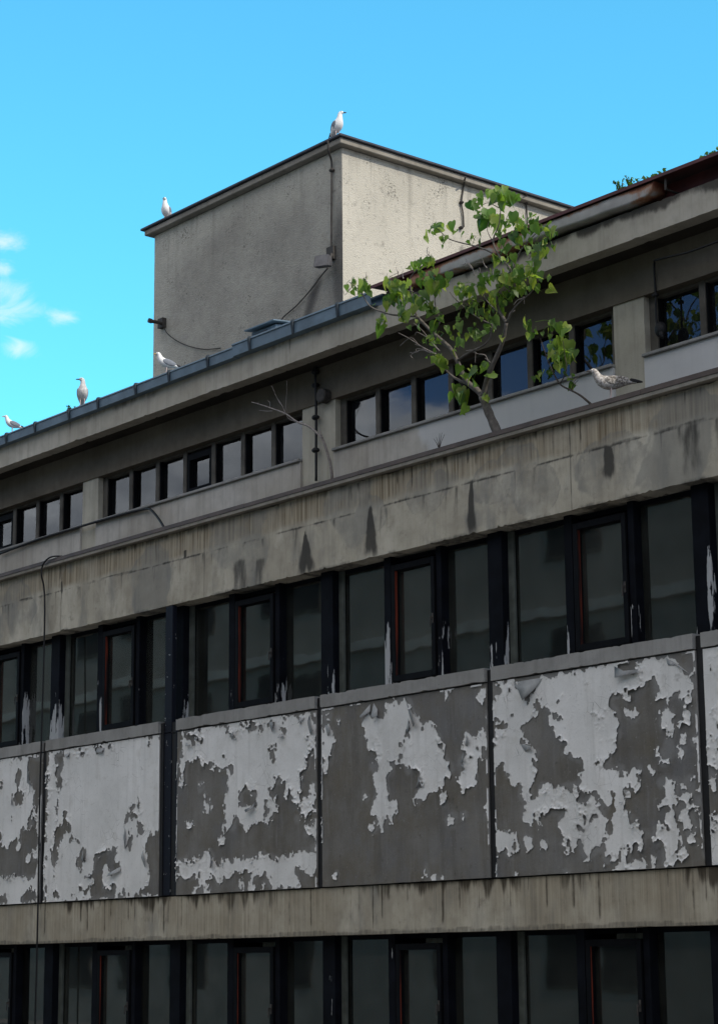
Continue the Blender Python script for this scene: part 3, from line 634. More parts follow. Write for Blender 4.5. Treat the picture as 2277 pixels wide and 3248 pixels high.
FLAPS = [(6, k4, [(165,298),(215,355),(270,428),(325,352),(385,262)], .05, 0), (6, k4, [(882,182),(915,268),(1058,232),(1056,205),(905,222)], .045, 0), (6, k4, [(1240,122),(1262,178),(1300,165),(1425,235),(1340,176)], .03, 0), (6, k4, [(222,732),(260,785),(318,772),(310,745)], .03, 1),
 (5, k3, [(500,215),(505,330),(535,350),(560,325),(540,270)], .05, 0), (5, k3, [(470,225),(405,330),(420,345),(480,290)], .04, 0), (5, k3, [(770,182),(800,250),(880,400),(850,420),(800,300)], .04, 1), (5, k3, [(905,815),(918,880),(850,940),(880,890)], .04, 1), (5, k3, [(1290,490),(1330,520),(1300,585),(1270,570)], .04, 1), (5, k3, [(1290,640),(1280,720),(1240,715)], .04, 1), (5, k3, [(85,402),(128,405),(148,470),(110,495)], .03, 1), (5, k3, [(1240,740),(1285,740),(1290,790)], .03, 1), (5, k3, [(800,345),(830,405),(812,440),(775,470)], .04, 1),
 (4, k2, [(1430,120),(1440,210),(1510,285),(1440,320),(1400,200)], .05, 1), (4, k2, [(595,300),(640,290),(690,300),(655,382)], .04, 1), (4, k2, [(165,400),(245,430),(200,445)], .04, 0), (4, k2, [(285,340),(335,382),(300,400)], .04, 1), (4, k2, [(1010,200),(1095,190),(1090,260),(1060,300)], .045, 1), (4, k2, [(1120,310),(1180,335),(1140,360)], .04, 0), (4, k2, [(790,1090),(850,1060),(885,990),(870,1080),(820,1120)], .05, 0), (4, k2, [(415,1545),(445,1600),(455,1690),(420,1680)], .05, 1), (4, k2, [(1330,145),(1380,150),(1345,215)], .04, 0),
 (3, k1, [(745,1280),(795,1205),(800,1260),(770,1310)], .05, 1), (3, k1, [(1010,1410),(1110,1345),(1112,1395),(1020,1440)], .05, 0), (3, k1, [(790,1450),(830,1420),(845,1440)], .03, 0), (3, k1, [(1150,990),(1130,1080),(1150,1190),(1170,1180),(1160,1060)], .04, 1), (3, k1, [(1310,1200),(1290,1260),(1340,1350),(1365,1355)], .04, 1), (3, k1, [(890,260),(960,262),(955,312),(895,310)], .03, 0), (3, k1, [(600,330),(650,300),(640,355)], .03, 0),
 (2, k1, [(252,372),(262,520),(300,610),(322,690),(280,600),(248,580)], .05, 1), (2, k1, [(115,690),(105,780),(140,785)], .04, 1)]
FP = {o.name: o for o in B.children if o.name.startswith('facade_panel')}
def flap(i, kk, poly, lift, hinge):
    """one torn sheet of paint, hinged on the panel and curling away from it"""
    pts = S(poly, *kk); par = FP['facade_panel' if i == 0 else 'facade_panel.%03d' % i]
    zs = [p[1] for p in pts]; xs = [p[0] for p in pts]
    bm = bmesh.new(); vs = []
    c = (sum(xs)/len(xs), sum(zs)/len(zs))
    for x, z in pts+[c]:
        u = (max(zs)-z)/(max(zs)-min(zs)) if not hinge else (x-min(xs))/(max(xs)-min(xs))
        vs.append(bm.verts.new((x, -.034-lift*1.3*u*u, z)))
    for q in range(len(pts)): bm.faces.new((vs[q], vs[(q+1) % len(pts)], vs[-1]))
    o = obj('paint_flap', bm, MATS['flap'], par, smooth=True)
    md = o.modifiers.new('thickness', 'SOLIDIFY'); md.thickness = .002
MATS['flap'] = plain('paint_underside', (.33, .335, .33), .85, .25, 9)
for f_ in FLAPS: flap(*f_)
boxes('joint_seal', [(-19.7985, -19.7465, -.022, .05, Z_P0, Z_SILL-.02), (-19.5985, -19.5005, -.002, .05, Z_P0, Z_SILL-.02)], MATS['black'], B)
boxes('joint_cover', [(-19.745, -19.60, -.012, .05, Z_P0, Z_UB0-.01)], MATS['cover'], B, .006, 'narrow navy strip closing the wide joint between two panels')
boxes('joint_cover', [(-19.50, -19.46, -.02, .05, Z_P0, Z_SILL)], MATS['cover'], B, .004)

# ribbon windows, one set for each bay and storey
def bay_window(xa, xb, z0, z1, seed):
    rs = random.Random(seed); k = (xb-xa)/2.6
    f = lambda t: xa+t*k
    bm = bmesh.new()
    box(bm, f(.88), f(.985), .13, .36, z0, z1, .004)                       # mullions and rails
    box(bm, f(1.675), f(1.75), .14, .36, z0, z1, .004)
    box(bm, f(.052), f(2.44), .232, .258, z0+.002, z0+.04); box(bm, f(.052), f(2.44), .232, .258, z1-.05, z1-.002)
    fr = obj('window', bm, MATS['post'], B)
    bm = bmesh.new(); box(bm, f(.052), f(.13), .205, .2295, z0+.002, z1-.012); obj('frame_strip', bm, MATS['frame'], fr)
    for a, b_, y in ((.05, .88, .24), (1.75, 2.45, .24)):
        bm = bmesh.new(); tl = rs.uniform(-.004, .004); box(bm, f(a), f(b_), y, y+.005, z0+.03, z1-.04)
        bmesh.ops.rotate(bm, verts=bm.verts, cent=(f(a), y, z0), matrix=Matrix.Rotation(tl, 3, 'Z')); obj('pane', bm, MATS['glass'], fr)
    bm = bmesh.new()                                                      # opening sash with a red edge
    sz0, sz1 = z0+.05, z1-.10
    box(bm, f(1.0), f(1.06), .12, .24, sz0, sz1, .004); box(bm, f(1.61), f(1.665), .12, .24, sz0, sz1, .004)
    box(bm, f(1.06), f(1.61), .12, .24, sz0, sz0+.06); box(bm, f(1.06), f(1.61), .12, .24, sz1-.06, sz1)
    obj('sash', bm, MATS['navy'], fr)
    bm = bmesh.new(); bmh = bmesh.new(); zc = sz0+(sz1-sz0)*rs.uniform(.42, .5); box(bmh, f(1.625), f(1.65), .112, .1195, zc-.05, zc+.05, .002); box(bmh, f(1.63), f(1.645), .085, .112, zc-.012, zc+.012); box(bmh, f(1.632), f(1.643), .078, .09, zc-.09, zc+.012, .002); obj('handle', bmh, MATS['iron'], fr)
    rw = .155 if z0 > 3 else .138; box(bm, f(1.0605), f(1.0625), .125, rw, sz0+.062, sz1-.062); obj('sash_edge', bm, MATS['red'], fr, label='strip of red primer showing on the sash edge')
    bm = bmesh.new(); box(bm, f(1.06), f(1.61), .18, .186, sz0+.055, sz1-.055)
    bmesh.ops.rotate(bm, verts=bm.verts, cent=(f(1.3), .18, z0), matrix=Matrix.Rotation(rs.uniform(-.02, .02), 3, 'Z')); obj('pane', bm, MATS['glass'], fr)
    # dusty curtains hanging inside
    for (a, b_) in rs.sample([(.10, .55), (.3, .85), (1.05, 1.6), (1.1, 1.4), (1.8, 2.2), (2.0, 2.42)], 3):
        bm = bmesh.new(); zt = z1-.02; zb = z0-.1 if rs.random() < .7 else z0+rs.uniform(.2, .6); n2 = 26; row = []
        for t in range(n2+1):
            x = f(a+(b_-a)*t/n2); y = .42+.02*math.sin(t*1.9)+.012*math.sin(t*.7+a)
            row.append((bm.verts.new((x, y, zb)), bm.verts.new((x, y*.6+.22, zt))))
        for r0, r1 in zip(row, row[1:]): bm.faces.new((r0[0], r1[0], r1[1], r0[1]))
        obj('curtain', bm, MATS['curtain'], fr)
for z0, z1, row in ((Z_SILL-.004, Z_UB0+.004, 0), (.71, Z_LB0+.004, 1)):
    for i, (xa, xb) in enumerate(zip(SEAMS, SEAMS[1:])): bay_window(xa, xb, z0, z1, i*7+row*100+3)
    for i, x in enumerate(SEAMS): boxes('post', [(x-.15, x+.05, .12, .36, z0+.006, z1-.006)], MATS['post'], B, .005)
boxes('floor_slab', [(XL, XR, .22, 8, Z_LB0+.003, 2.4), (XL, XR, .4, 8, .3, .7), (XL, XR, .22, 8, Z_UB0+.003, 5.768), (XL, XR, .37, 8, 4.0, 4.2)], MATS['room'], B)
boxes('inner_wall', [(XL, XR, 4.2, 4.3, 2.4, 5.7), (XL, XR, 4.2, 4.3, .7, 1.9), (XL, XR, 4.2, 4.3, 6.5, 8.3)]+[(x-.08, x+.02, .5, 4.2, a, b_) for x in SEAMS[::2] for a, b_ in ((2.4, 5.7), (.7, 1.97))]+[(XL, XR, .36, .40, 2.4, 4.2)], MATS['room'], B)

# set-back top storey
Z_US, Z_UH = 7.375, 7.965
PIL = [(-27.75, -27.35), (-22.99, -22.62), (-18.315, -17.715), (-13.41, -13.01), (-8.6, -8.2)]
def white_attr(X, Z): return sstep(-16.6, -15.6, X+.6*(Z-7))*1.0
ups = [(XL, PIL[0][0])]+[(PIL[i][1], PIL[i+1][0]) for i in range(4)]+[(PIL[4][1], XR)]
for a, b_ in ups:
    slab('parapet_wall', a+.004, b_-.004, 6.5, Z_US-.035, .85, 1.1, .06, MATS['wall'], B, dict(white=white_attr), .004, 7)
    boxes('window_sill', [(a, b_, .815, 1.14, Z_US-.033, Z_US)], MATS['sill'], B, .006)
for i, (a, b_) in enumerate(PIL): slab('pilaster', a, b_, 6.5, 8.365, .88, 1.2, .05, MATS['pil'], B, None, .008, 120+i)
G = [[(-27.3, -22.99)], [(-22.62, -18.315)], [(-17.715, -13.41)], [(-13.01, -8.6)]]
for bi, (a, b_) in enumerate(((-27.35, -22.99), (-22.62, -18.315), (-17.715, -13.41), (-13.01, -8.6))):
    n_ = 7; pitch = (b_-a-.10)/n_; bm = bmesh.new()
    zh = Z_UH
    for j in range(n_+1):
        x = a+.05+j*pitch
        w_ = .038 if 0 < j < n_ else .05
        box(bm, x-w_, x+w_, .955, 1.14, Z_US, zh, .004)
    for j in range(n_):
        x_ = a+.05+j*pitch+(.038 if j else .05); box(bm, x_+.0005, x_+.018, .972, 1.0205, Z_US+.001, zh-.031, mi=1)
    box(bm, a+.1, b_-.1, .965, 1.13, zh-.03, zh-.002)
    wr = obj('upper_window', bm, [MATS['mull'], MATS['navy']], B)
    for j in range(n_):
        x0 = a+.05+j*pitch+.038; x1 = x0+pitch-.076
        if j == 3:                                                       # middle light: dark opening sash
            if not (bi == 2):
                bm = bmesh.new(); y0 = .96
                for q in ((x0, x0+.06, y0, y0+.1, Z_US+.02, zh-.06), (x1-.05, x1, y0, y0+.1, Z_US+.02, zh-.06), (x0+.06, x1-.05, y0, y0+.1, Z_US+.02, Z_US+.09), (x0+.06, x1-.05, y0, y0+.1, zh-.14, zh-.06)): box(bm, *q)
                obj('sash', bm, MATS['navy'], wr)
                bm = bmesh.new(); box(bm, x0+.05, x1-.04, 1.02, 1.026, Z_US+.08, zh-.13); obj('pane', bm, MATS['glassup'], wr)
            continue
        bm = bmesh.new(); box(bm, x0-.01, x1+.01, 1.022, 1.027, Z_US+.002, zh-.028); bmesh.ops.rotate(bm, verts=bm.verts, cent=((x0+x1)/2, 1.024, zh), matrix=Matrix.Rotation(random.uniform(-.012, .012), 3, 'Z')); obj('pane', bm, MATS['glassup'], wr)
boxes('room_back', [(XL, XR, 1.9, 1.95, 6.5, 8.36)], MATS['room'], B)
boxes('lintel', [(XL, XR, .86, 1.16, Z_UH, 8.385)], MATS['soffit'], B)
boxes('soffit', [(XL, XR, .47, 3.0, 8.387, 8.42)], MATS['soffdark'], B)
def fa_stain_shade(X, Z):
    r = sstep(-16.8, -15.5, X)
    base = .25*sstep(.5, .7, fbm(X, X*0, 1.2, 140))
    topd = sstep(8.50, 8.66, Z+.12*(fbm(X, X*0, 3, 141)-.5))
    s = base+.55*topd*sstep(.35, .6, fbm(X, X*0, .9, 142))*(1-r)+1.0*r*topd*sstep(.25, .42, fbm(X, X*0, 1.4, 143))  # dark top edge at right: stains plus the gutter's shadow painted in
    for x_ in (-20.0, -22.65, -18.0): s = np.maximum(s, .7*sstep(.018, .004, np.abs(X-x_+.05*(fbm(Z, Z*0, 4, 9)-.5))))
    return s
slab('fascia', XL, XR, 8.37, 8.655, .45, .62, .03, MATS['fascia'], B, dict(stain=fa_stain_shade), .014, 31)
boxes('roof', [(XL, XR, .62, 9.0, 8.42, 8.80)], MATS['roofdark'], B)
# blue-grey gutter on the left
XG = -16.45
bm = bmesh.new()
prism(bm, [(.36, 8.648), (.60, 8.648), (.60, 8.79), (.585, 8.79), (.585, 8.66), (.372, 8.66), (.366, 8.765), (.345, 8.772), (.34, 8.755), (.352, 8.752)], XL, -18.95)
prism(bm, [(.345, 8.655), (.60, 8.655), (.60, 8.81), (.585, 8.81), (.585, 8.667), (.357, 8.667), (.352, 8.795), (.33, 8.802), (.325, 8.782), (.338, 8.78)], -18.948, XG)
gut = obj('gutter', bm, MATS['gutter'], B)
bpx = [at(x, y, .36)[0] for x, y in ((24, 1400), (115, 1370), (223, 1330), (315, 1290), (434, 1250), (540, 1205), (663, 1160), (799, 1110), (936, 1050), (1078, 995))]
bpx = [bpx[0]-.75*k for k in (6, 5, 4, 3, 2, 1)]+bpx
for x in bpx:
    up_ = .025 if x > -18.95 else 0
    bm = bmesh.new(); dy = -.018 if up_ else 0
    prism(bm, [(.34+dy, 8.64+up_*.3), (.352+dy, 8.64+up_*.3), (.345+dy, 8.76+up_), (.60, 8.80+up_), (.60, 8.805+up_), (.333+dy, 8.785+up_), (.322+dy, 8.76+up_)], x-.018, x+.018)
    obj('gutter_strap', bm, MATS['strap'], gut)
bm = bmesh.new(); prism(bm, [(.53, 8.80), (1.3, 8.86), (1.3, 8.872), (.52, 8.815)], XL, XG); obj('roof_edge', bm, MATS['gutter'], B)
# maroon roof edge and the stump of the old gutter on the right
bm = bmesh.new(); prism(bm, [(.33, 8.838), (1.3, 8.88), (1.3, 8.892), (.33, 8.856), (.325, 8.82), (.332, 8.82)], XG+.004, XR); obj('roof_edge', bm, MATS['maroon'], B, label='maroon sheet roof edge at the right')
boxes('eaves_board', [(XG+.01, XR, .56, .62, 8.66, 8.835)], MATS['maroon'], B)
xg0, xg1 = at(1300, 900, .36)[0], at(2078, 620, .36)[0]
nx = 90; V = []; F = []; RU = []
prof = [(.362, 8.818), (.352, 8.812), (.350, 8.76), (.350, 8.712), (.354, 8.70), (.37, 8.692), (.55, 8.69)]
for t in range(nx+1):
    x = xg0+(xg1-xg0)*t/nx; u = (xg1-x)
    for y, z in prof:
        if u < .16: z = 8.815-(8.815-z)*math.sqrt(max(0, 1-((.16-u)/.16)**2))
        z += .006*math.sin(x*3.1)*(8.82-z)/.15+.004*math.sin(x*11)*(8.82-z)/.15
        V.append((x, y, z)); RU.append(max(0, 1-(x-xg0)/1.0)*.75+max(0, 1-(xg1-x)/.45)*.6+.55*(z > 8.795)+.22*(z < 8.70)+.5*max(0, 1-abs(x+14.35)/.5))
m_ = len(prof)
for t in range(nx):
    for q in range(m_-1): F.append((t*m_+q, t*m_+q+1, (t+1)*m_+q+1, (t+1)*m_+q))
me = bpy.data.meshes.new('rusty_gutter'); me.from_pydata(V, [], F); me.update()
a_ = me.attributes.new('rust', 'FLOAT', 'POINT'); a_.data.foreach_set('value', np.array(RU, np.float32))
rg = link('rusty_gutter', me, MATS['rust'], B, smooth=True, label='short whitish length of old gutter eaten by rust')
md = rg.modifiers.new('thickness', 'SOLIDIFY'); md.thickness = .004
p = at(2110, 595, .38); boxes('gutter_hook', [(p[0]-.012, p[0]+.012, .375, .385, 8.70, 8.81), (p[0]-.012, p[0]+.012, .385, .56, 8.70, 8.71)], MATS['iron'], B)
# end and rear walls
boxes('rear_wall', [(XL, XR, 8.0, 8.3, 0, 8.42)], MATS['conc'], B)
boxes('end_wall', [(XL-.25, XL-.003, 0.0, 8.3, 0, 6.6), (XL-.25, XL-.003, .85, 8.3, 6.6, 8.42), (XR+.003, XR+.25, 0.0, 8.3, 0, 6.6), (XR+.003, XR+.25, .85, 8.3, 6.6, 8.42)], MATS['conc'], B)

# ------------------------------------------------------------------ stair tower on the roof
YT = 2.72; XT1, XT0, ZT, YT1 = -19.795, -24.10, 12.13, 8.2
T = empty('rooftop_tower', (-22, 5, 8.8), 'blank pebbledash stair tower rising above the roof', 'tower')
def t_dirt(X, Z):
    m = np.minimum(np.minimum(sstep(-24.15, -23.4, X+.5*(fbm(X, Z, 1.5, 160)-.5)), sstep(12.05, 11.35, Z+.7*(fbm(X, Z, 1.3, 161)-.5))), 1)
    return .15+.82*m*(.55+.9*(fbm(X, Z, .8, 162)-.25))
def t_dark(X, Z):
    d = 1.1*sstep(.32, .12, XT1-X+.14*(fbm(X, Z, 4, 170)-.5))*sstep(12.3, 11.2, Z+.3*fbm(X, Z, 2, 172))*.8
    s = sstep(0, .35, .30-np.abs(X+20.35-.55*(Z-10.35)))*sstep(9.6, 10.1, Z)*sstep(10.75, 10.35, Z)*.85
    return np.maximum(d*.75, s)
slab('wall', XT0, XT1, 8.75, ZT, YT, YT+.2, .05, MATS['tower'], T, dict(dirt=t_dirt, dark=t_dark), .004, 15, label='grey weather-stained front wall of the tower')
def side_wall():
    Y, Z = np.meshgrid(np.linspace(YT-.002, YT1, 110), np.linspace(8.75, ZT, 70))
    V = np.stack([np.full(Y.size, XT1+.004), Y.ravel(), Z.ravel()], 1).tolist(); idx = np.arange(Y.size).reshape(Y.shape)
    F = np.stack([idx[:-1, :-1].ravel(), idx[:-1, 1:].ravel(), idx[1:, 1:].ravel(), idx[1:, :-1].ravel()], 1).tolist()
    me = bpy.data.meshes.new('wall'); me.from_pydata(V, [], F); me.update()
    for nme, v in (('dirt', -.12+.25*(fbm(Y, Z, 1.5, 180)-.5)+.25*sstep(11.9, 12.1, Z)), ('dark', .6*sstep(.16, .06, np.abs(Y-4.83+.1*(fbm(Z, Z*0, 3, 9)-.5)))*sstep(11.6, 11.2, Z+.3*(fbm(Y, Z, 5, 6)-.5))*sstep(.4, .5, fbm(Y, Z, 6, 188)))):
        a = me.attributes.new(nme, 'FLOAT', 'POINT'); a.data.foreach_set('value', v.ravel().astype(np.float32))
    link('wall', me, MATS['tower'], T, label='cream side wall of the tower in sunlight')
side_wall()
boxes('wall', [(XT0, XT1, YT1+.001, YT1+.2, 8.75, ZT), (XT0+.003, XT0+.2, YT+.203, YT1, 8.75, ZT)], MATS['plaster'], T)
bm = bmesh.new(); ov = .11
box(bm, XT0-ov, XT1+ov, YT-ov, YT1+ov, ZT+.006, ZT+.085, .008); obj('cornice', bm, MATS['lip'], T)
bm = bmesh.new(); box(bm, XT0-ov-.05, XT1+ov+.04, YT-ov-.04, YT1+ov, ZT+.088, ZT+.122, .006)
obj('roof_edge', bm, MATS['roofdark'], T)

# ------------------------------------------------------------------ fittings, cables
def cable(name, pts, r, label, cat, mat='black', n=6, extra=None):
    bm = bmesh.new(); tube(bm, smooth_path(pts, n), r, 7)
    for q in (extra or []): box(bm, *q)
    return tag(obj(name, bm, MATS[mat], smooth=True), label, cat)
def A(px, py, y): return tuple(at(px, py, y))
cable('hanging_cable', [A(213, 1768, .05), A(190, 1764, -.06), A(160, 1768, -.10), A(138, 1790, -.11), A(133, 1825, -.10), A(140, 1860, -.06), A(143, 1920, -.055), A(141, 2050, -.06), A(134, 2300, -.075), A(128, 2500, -.075), A(122, 2850, -.06), A(116, 3100, -.06), A(112, 3248, -.06), A(108, 3420, -.07)], .011, 'long black cable looping over the ledge and hanging down the left panels', 'cable')
cable('sill_cable', [A(0, 1757, .80), A(120, 1712, .80), A(250, 1672, .80), A(380, 1634, .80), A(462, 1614, .80), A(480, 1618, .70), A(500, 1640, .55), A(518, 1668, .38), A(524, 1690, .34)], .016, 'black cable along the top-floor sill drooping onto the ledge', 'cable')
px_ = -17.98
def conductor(name, pts, r, knots, label, mat='iron'):
    bm = bmesh.new(); tube(bm, smooth_path(pts, 5), r, 7)
    for k in knots:
        k = Vector(k); bmesh.ops.create_uvsphere(bm, u_segments=8, v_segments=6, radius=r*2.6, matrix=Matrix.Translation(k)@Matrix.Diagonal((1.3, 1, .8, 1)))
    return tag(obj(name, bm, MATS[mat], smooth=True), label, 'cable')
conductor('lightning_conductor', [A(1001, 1135, .82), A(1001, 1200, .80), A(1003, 1300, .82), A(1003, 1400, .82), A(1003, 1525, .82)], .016, [A(1000, 1180, .82), A(1000, 1222, .82), A(1001, 1324, .82), A(1001, 1428, .82)], 'black conductor with clamps running down the pilaster behind the dead branch', 'black')
YW = YT-.03
conductor('lightning_conductor', [A(1040, 447, YT-.2), A(1042, 480, YT-.18), A(1050, 505, YT-.05), A(1052, 540, YW), A(1051, 700, YW), A(1050, 800, YW)], .013, [A(1052, 540, YW)], 'thin conductor down the shaded tower wall beside its corner')
XW = XT1+.03
def AX_(px, py, x=None): return tuple(atx(px, py, XW if x is None else x))
conductor('lightning_conductor', [AX_(1475, 562, XT1+.17), AX_(1470, 590), AX_(1463, 642), AX_(1468, 680), AX_(1470, 720)], .012, [AX_(1463, 642), AX_(1462, 722)], 'short bent conductor on the sunlit tower wall above the tree')
conductor('lightning_conductor', [AX_(1668, 612, XT1+.17), AX_(1668, 640), AX_(1671, 690), AX_(1672, 740)], .010, [AX_(1668, 645)], 'thin conductor at the far end of the sunlit tower wall')
# flood lamp
c = Vector(A(1025, 832, YT-.17))
bm = bmesh.new()
prism(bm, [(-.10, -.09), (-.05, .09), (.06, .08), (.08, -.05)], -.10, .10)
bmesh.ops.bevel(bm, geom=list(bm.edges), offset=.012, segments=2, affect='EDGES')
bmesh.ops.rotate(bm, verts=bm.verts, matrix=Matrix.Rotation(.5, 3, 'Z')); bmesh.ops.translate(bm, verts=bm.verts, vec=c)
FL = empty('flood_lamp', (c.x, YT, c.z), 'boxy grey flood lamp bracketed to the shaded tower wall', 'lamp')
obj('housing', bm, MATS['lampgrey'], FL)
bm = bmesh.new(); tube(bm, [c+Vector((.05, .06, .02)), Vector(A(1052, 808, YT-.06)), Vector(A(1056, 800, YT+.02))], .02, 7); box(bm, *(lambda q: (q[0]-.07, q[0]+.07, YT-.05, YT-.002, q[2]-.1, q[2]+.08))(A(1055, 803, YT)))
obj('bracket', bm, MATS['iron'], FL)
cable('lamp_cable', [A(1040, 850, YT-.06), A(1015, 880, YT-.05), A(985, 920, YT-.04), A(940, 970, YT-.03), A(900, 1005, YT-.03), A(885, 1030, YT-.1)], .009, 'slack cable drooping from the flood lamp down to the roof', 'cable', 'iron')
# pipe stub at the left edge
bm = bmesh.new(); tube(bm, [A(476, 1018, YT-.35), A(500, 1022, YT-.2), A(520, 1028, YT+.01)], [.026, .026, .026], 9); tube(bm, [A(472, 1016, YT-.38), A(482, 1019, YT-.33)], .035, 9)
p = A(521, 1027, YT); box(bm, p[0]-.06, p[0]+.06, YT-.07, YT-.002, p[2]-.07, p[2]+.07)
tag(obj('pipe_stub', bm, MATS['iron']), 'short dark pipe stub sticking out of the tower wall near its left edge', 'pipe')
cable('slack_wire', [A(522, 1040, YT-.04), A(532, 1058, YT-.05), A(560, 1080, YT-.03), A(600, 1098, YT-.03), A(650, 1108, YT-.03), A(700, 1104, YT-.03)], .008, 'thin wire sagging along the foot of the tower wall from the pipe stub', 'wire', 'iron')
# sheet-metal hood on the roof
p = at(872, 1040, 1.15); hx = p[0]
HB = empty('roof_vent', (hx, 1.15, 8.86), 'blue-grey sheet metal vent hood on the roof behind the gutter', 'vent')
bm = bmesh.new(); prism(bm, [(.9, 8.86), (1.45, 8.86), (1.45, 9.20), (.9, 9.14)], hx-.14, hx+.34); bmesh.ops.bevel(bm, geom=list(bm.edges), offset=.01, segments=1, affect='EDGES'); obj('body', bm, MATS['gutter'], HB)
bm = bmesh.new(); prism(bm, [(.82, 9.152), (1.52, 9.22), (1.52, 9.235), (.82, 9.167)], hx-.18, hx+.40); obj('lid', bm, MATS['gutter'], HB)
bm = bmesh.new(); prism(bm, [(.86, 8.88), (.895, 8.88), (.895, 9.0), (.88, 9.1)], hx-.08, hx+.2); obj('louvre', bm, MATS['strap'], HB)
# cable and junction box by the right pilaster
conductor('ceiling_cable', [A(2277, 765, .6), A(2180, 800, .62), A(2085, 823, .66), A(2074, 835, .80), A(2076, 900, .84), A(2078, 940, .84), A(2080, 1010, .84), A(2086, 1040, .84)], .011, [A(2077, 936, .84)], 'black cable under the eaves dropping past the right-hand windows', 'black')
bm = bmesh.new(); p = A(2093, 1045, .86)
bmesh.ops.create_uvsphere(bm, u_segments=10, v_segments=7, radius=.065, matrix=Matrix.Translation(p)@Matrix.Diagonal((1, .7, 1.2, 1))); tube(bm, [p, (p[0]+.05, p[1]-.03, p[2]-.1)], [.03, .02], 7)
tag(obj('loose_lamp_holder', bm, MATS['black'], smooth=True), 'dark lamp holder dangling before the right-hand window', 'lamp holder')
bm = bmesh.new(); p = A(1037, 1258, .86); tube(bm, [p, (p[0], p[1]-.09, p[2])], [.085, .085], 16); tube(bm, [(p[0], p[1]-.09, p[2]), (p[0], p[1]-.1, p[2])], [.085, .07], 16)
tag(obj('wall_vent', bm, MATS['iron'], smooth=False), 'round dark vent drum on the pilaster beside the top-floor windows', 'vent')

# ------------------------------------------------------------------ plants
def leaf_mesh(bm, tone_list, p, d, nrm, L, tone, cup=.25):
    """heart-shaped leaf: base p, pointing along d, facing nrm"""
    d = d.normalized(); s = d.cross(nrm).normalized(); nrm = s.cross(d).normalized()
    out = [(-.04, .0), (-.10, .22), (.10, .40), (.38, .38), (.66, .21), (1.0, 0.0)]
    mid = [0, .0, .10, .38, .66, 1.0]
    def P(u, v): return p+d*(u*L)+s*(v*L)+nrm*(L*(cup*abs(v)*.9-.30*u*u))
    c0 = [bm.verts.new(P(u, 0)) for u in (0, .10, .38, .66, 1.0)]
    for sg in (1, -1):
        e = [bm.verts.new(P(u, v*sg)) for u, v in out[1:5]]
        fs = [(c0[0], e[0], e[1], c0[1]), (c0[1], e[1], e[2], c0[2]), (c0[2], e[2], e[3], c0[3]), (c0[3], e[3], c0[4])]
        for f in fs:
            fc = bm.faces.new(f if sg > 0 else f[::-1]); fc.smooth = True
            tone_list.append(tone)
def crown(name, clusters, k, oy, parent, seed, yfun, small=1.0):
    rs = random.Random(seed); bm = bmesh.new(); tl_ = []; pet = []
    for (cx, cy, r, n_, Lp) in clusters:
        c = Vector(A(1060+cx/1.9167, 560+cy/1.9167, yfun(cx, cy)+rs.uniform(-.12, .12)))
        ppm = pxm(c); R_ = r/1.9167/ppm
        for q in range(int(n_*1.7+.5)):
            off = Vector((rs.gauss(0, .72), rs.gauss(0, .72), rs.gauss(0, .72)))*R_
            L = Lp/1.9167/ppm*rs.choice((.4, .55, .7, .85, 1.05))*rs.uniform(.85, 1.15)*.95*small
            dr = Vector((rs.gauss(0, .5), rs.gauss(-.15, .5), -1.0+rs.gauss(0, .45))).normalized()
            nn = Vector((rs.gauss(.25, .55), rs.gauss(-.65, .5), rs.gauss(.5, .45)))
            tone = min(1, max(0, rs.gauss(.56, .28)))
            leaf_mesh(bm, tl_, c+off-dr*L*.4, dr, nn, L, tone, rs.uniform(.1, .5))
            if rs.random() < .55: pet.append((c+off-dr*L*.4, c+off*.2+Vector((0, .01, .05))))
    for a, b_ in pet: 
        n0 = len(bm.faces); tube(bm, [a, (a+b_)/2+Vector((0, 0, .015)), b_], [.0025, .0025, .003], 4, False)
        tl_ += [.45]*(len(bm.faces)-n0)
    me = bpy.data.meshes.new(name); bm.faces.ensure_lookup_table(); bm.to_mesh(me); bm.free()
    a = me.attributes.new('tone', 'FLOAT', 'FACE'); a.data.foreach_set('value', np.array(tl_, np.float32))
    return link(name, me, MATS['leaf'], parent)
def branches(name, L, parent, yfun, mat, seed):
    rs = random.Random(seed); bm = bmesh.new()
    for pts, r0, r1 in L:
        P = smooth_path([A(1060+x/1.9167, 560+y/1.9167, yfun(x, y)) for x, y in pts], 5); n_ = len(P); r0, r1 = (r0, r1) if r0 > .05 else (r0*.78, r1*.7)
        tube(bm, P, [max(.0025, r0+(r1-r0)*i/(n_-1))*rs.uniform(.92, 1.08) for i in range(n_)], 8)
    return obj(name, bm, mat, parent, smooth=True)
yt = lambda x, y: .10-.32*min(1, max(0, (1545-y)/900))
tb = A(1574, 1368, .1)
TR = empty('young_tree', tb, 'young broad-leaved tree rooted in the ledge of the building', 'tree')
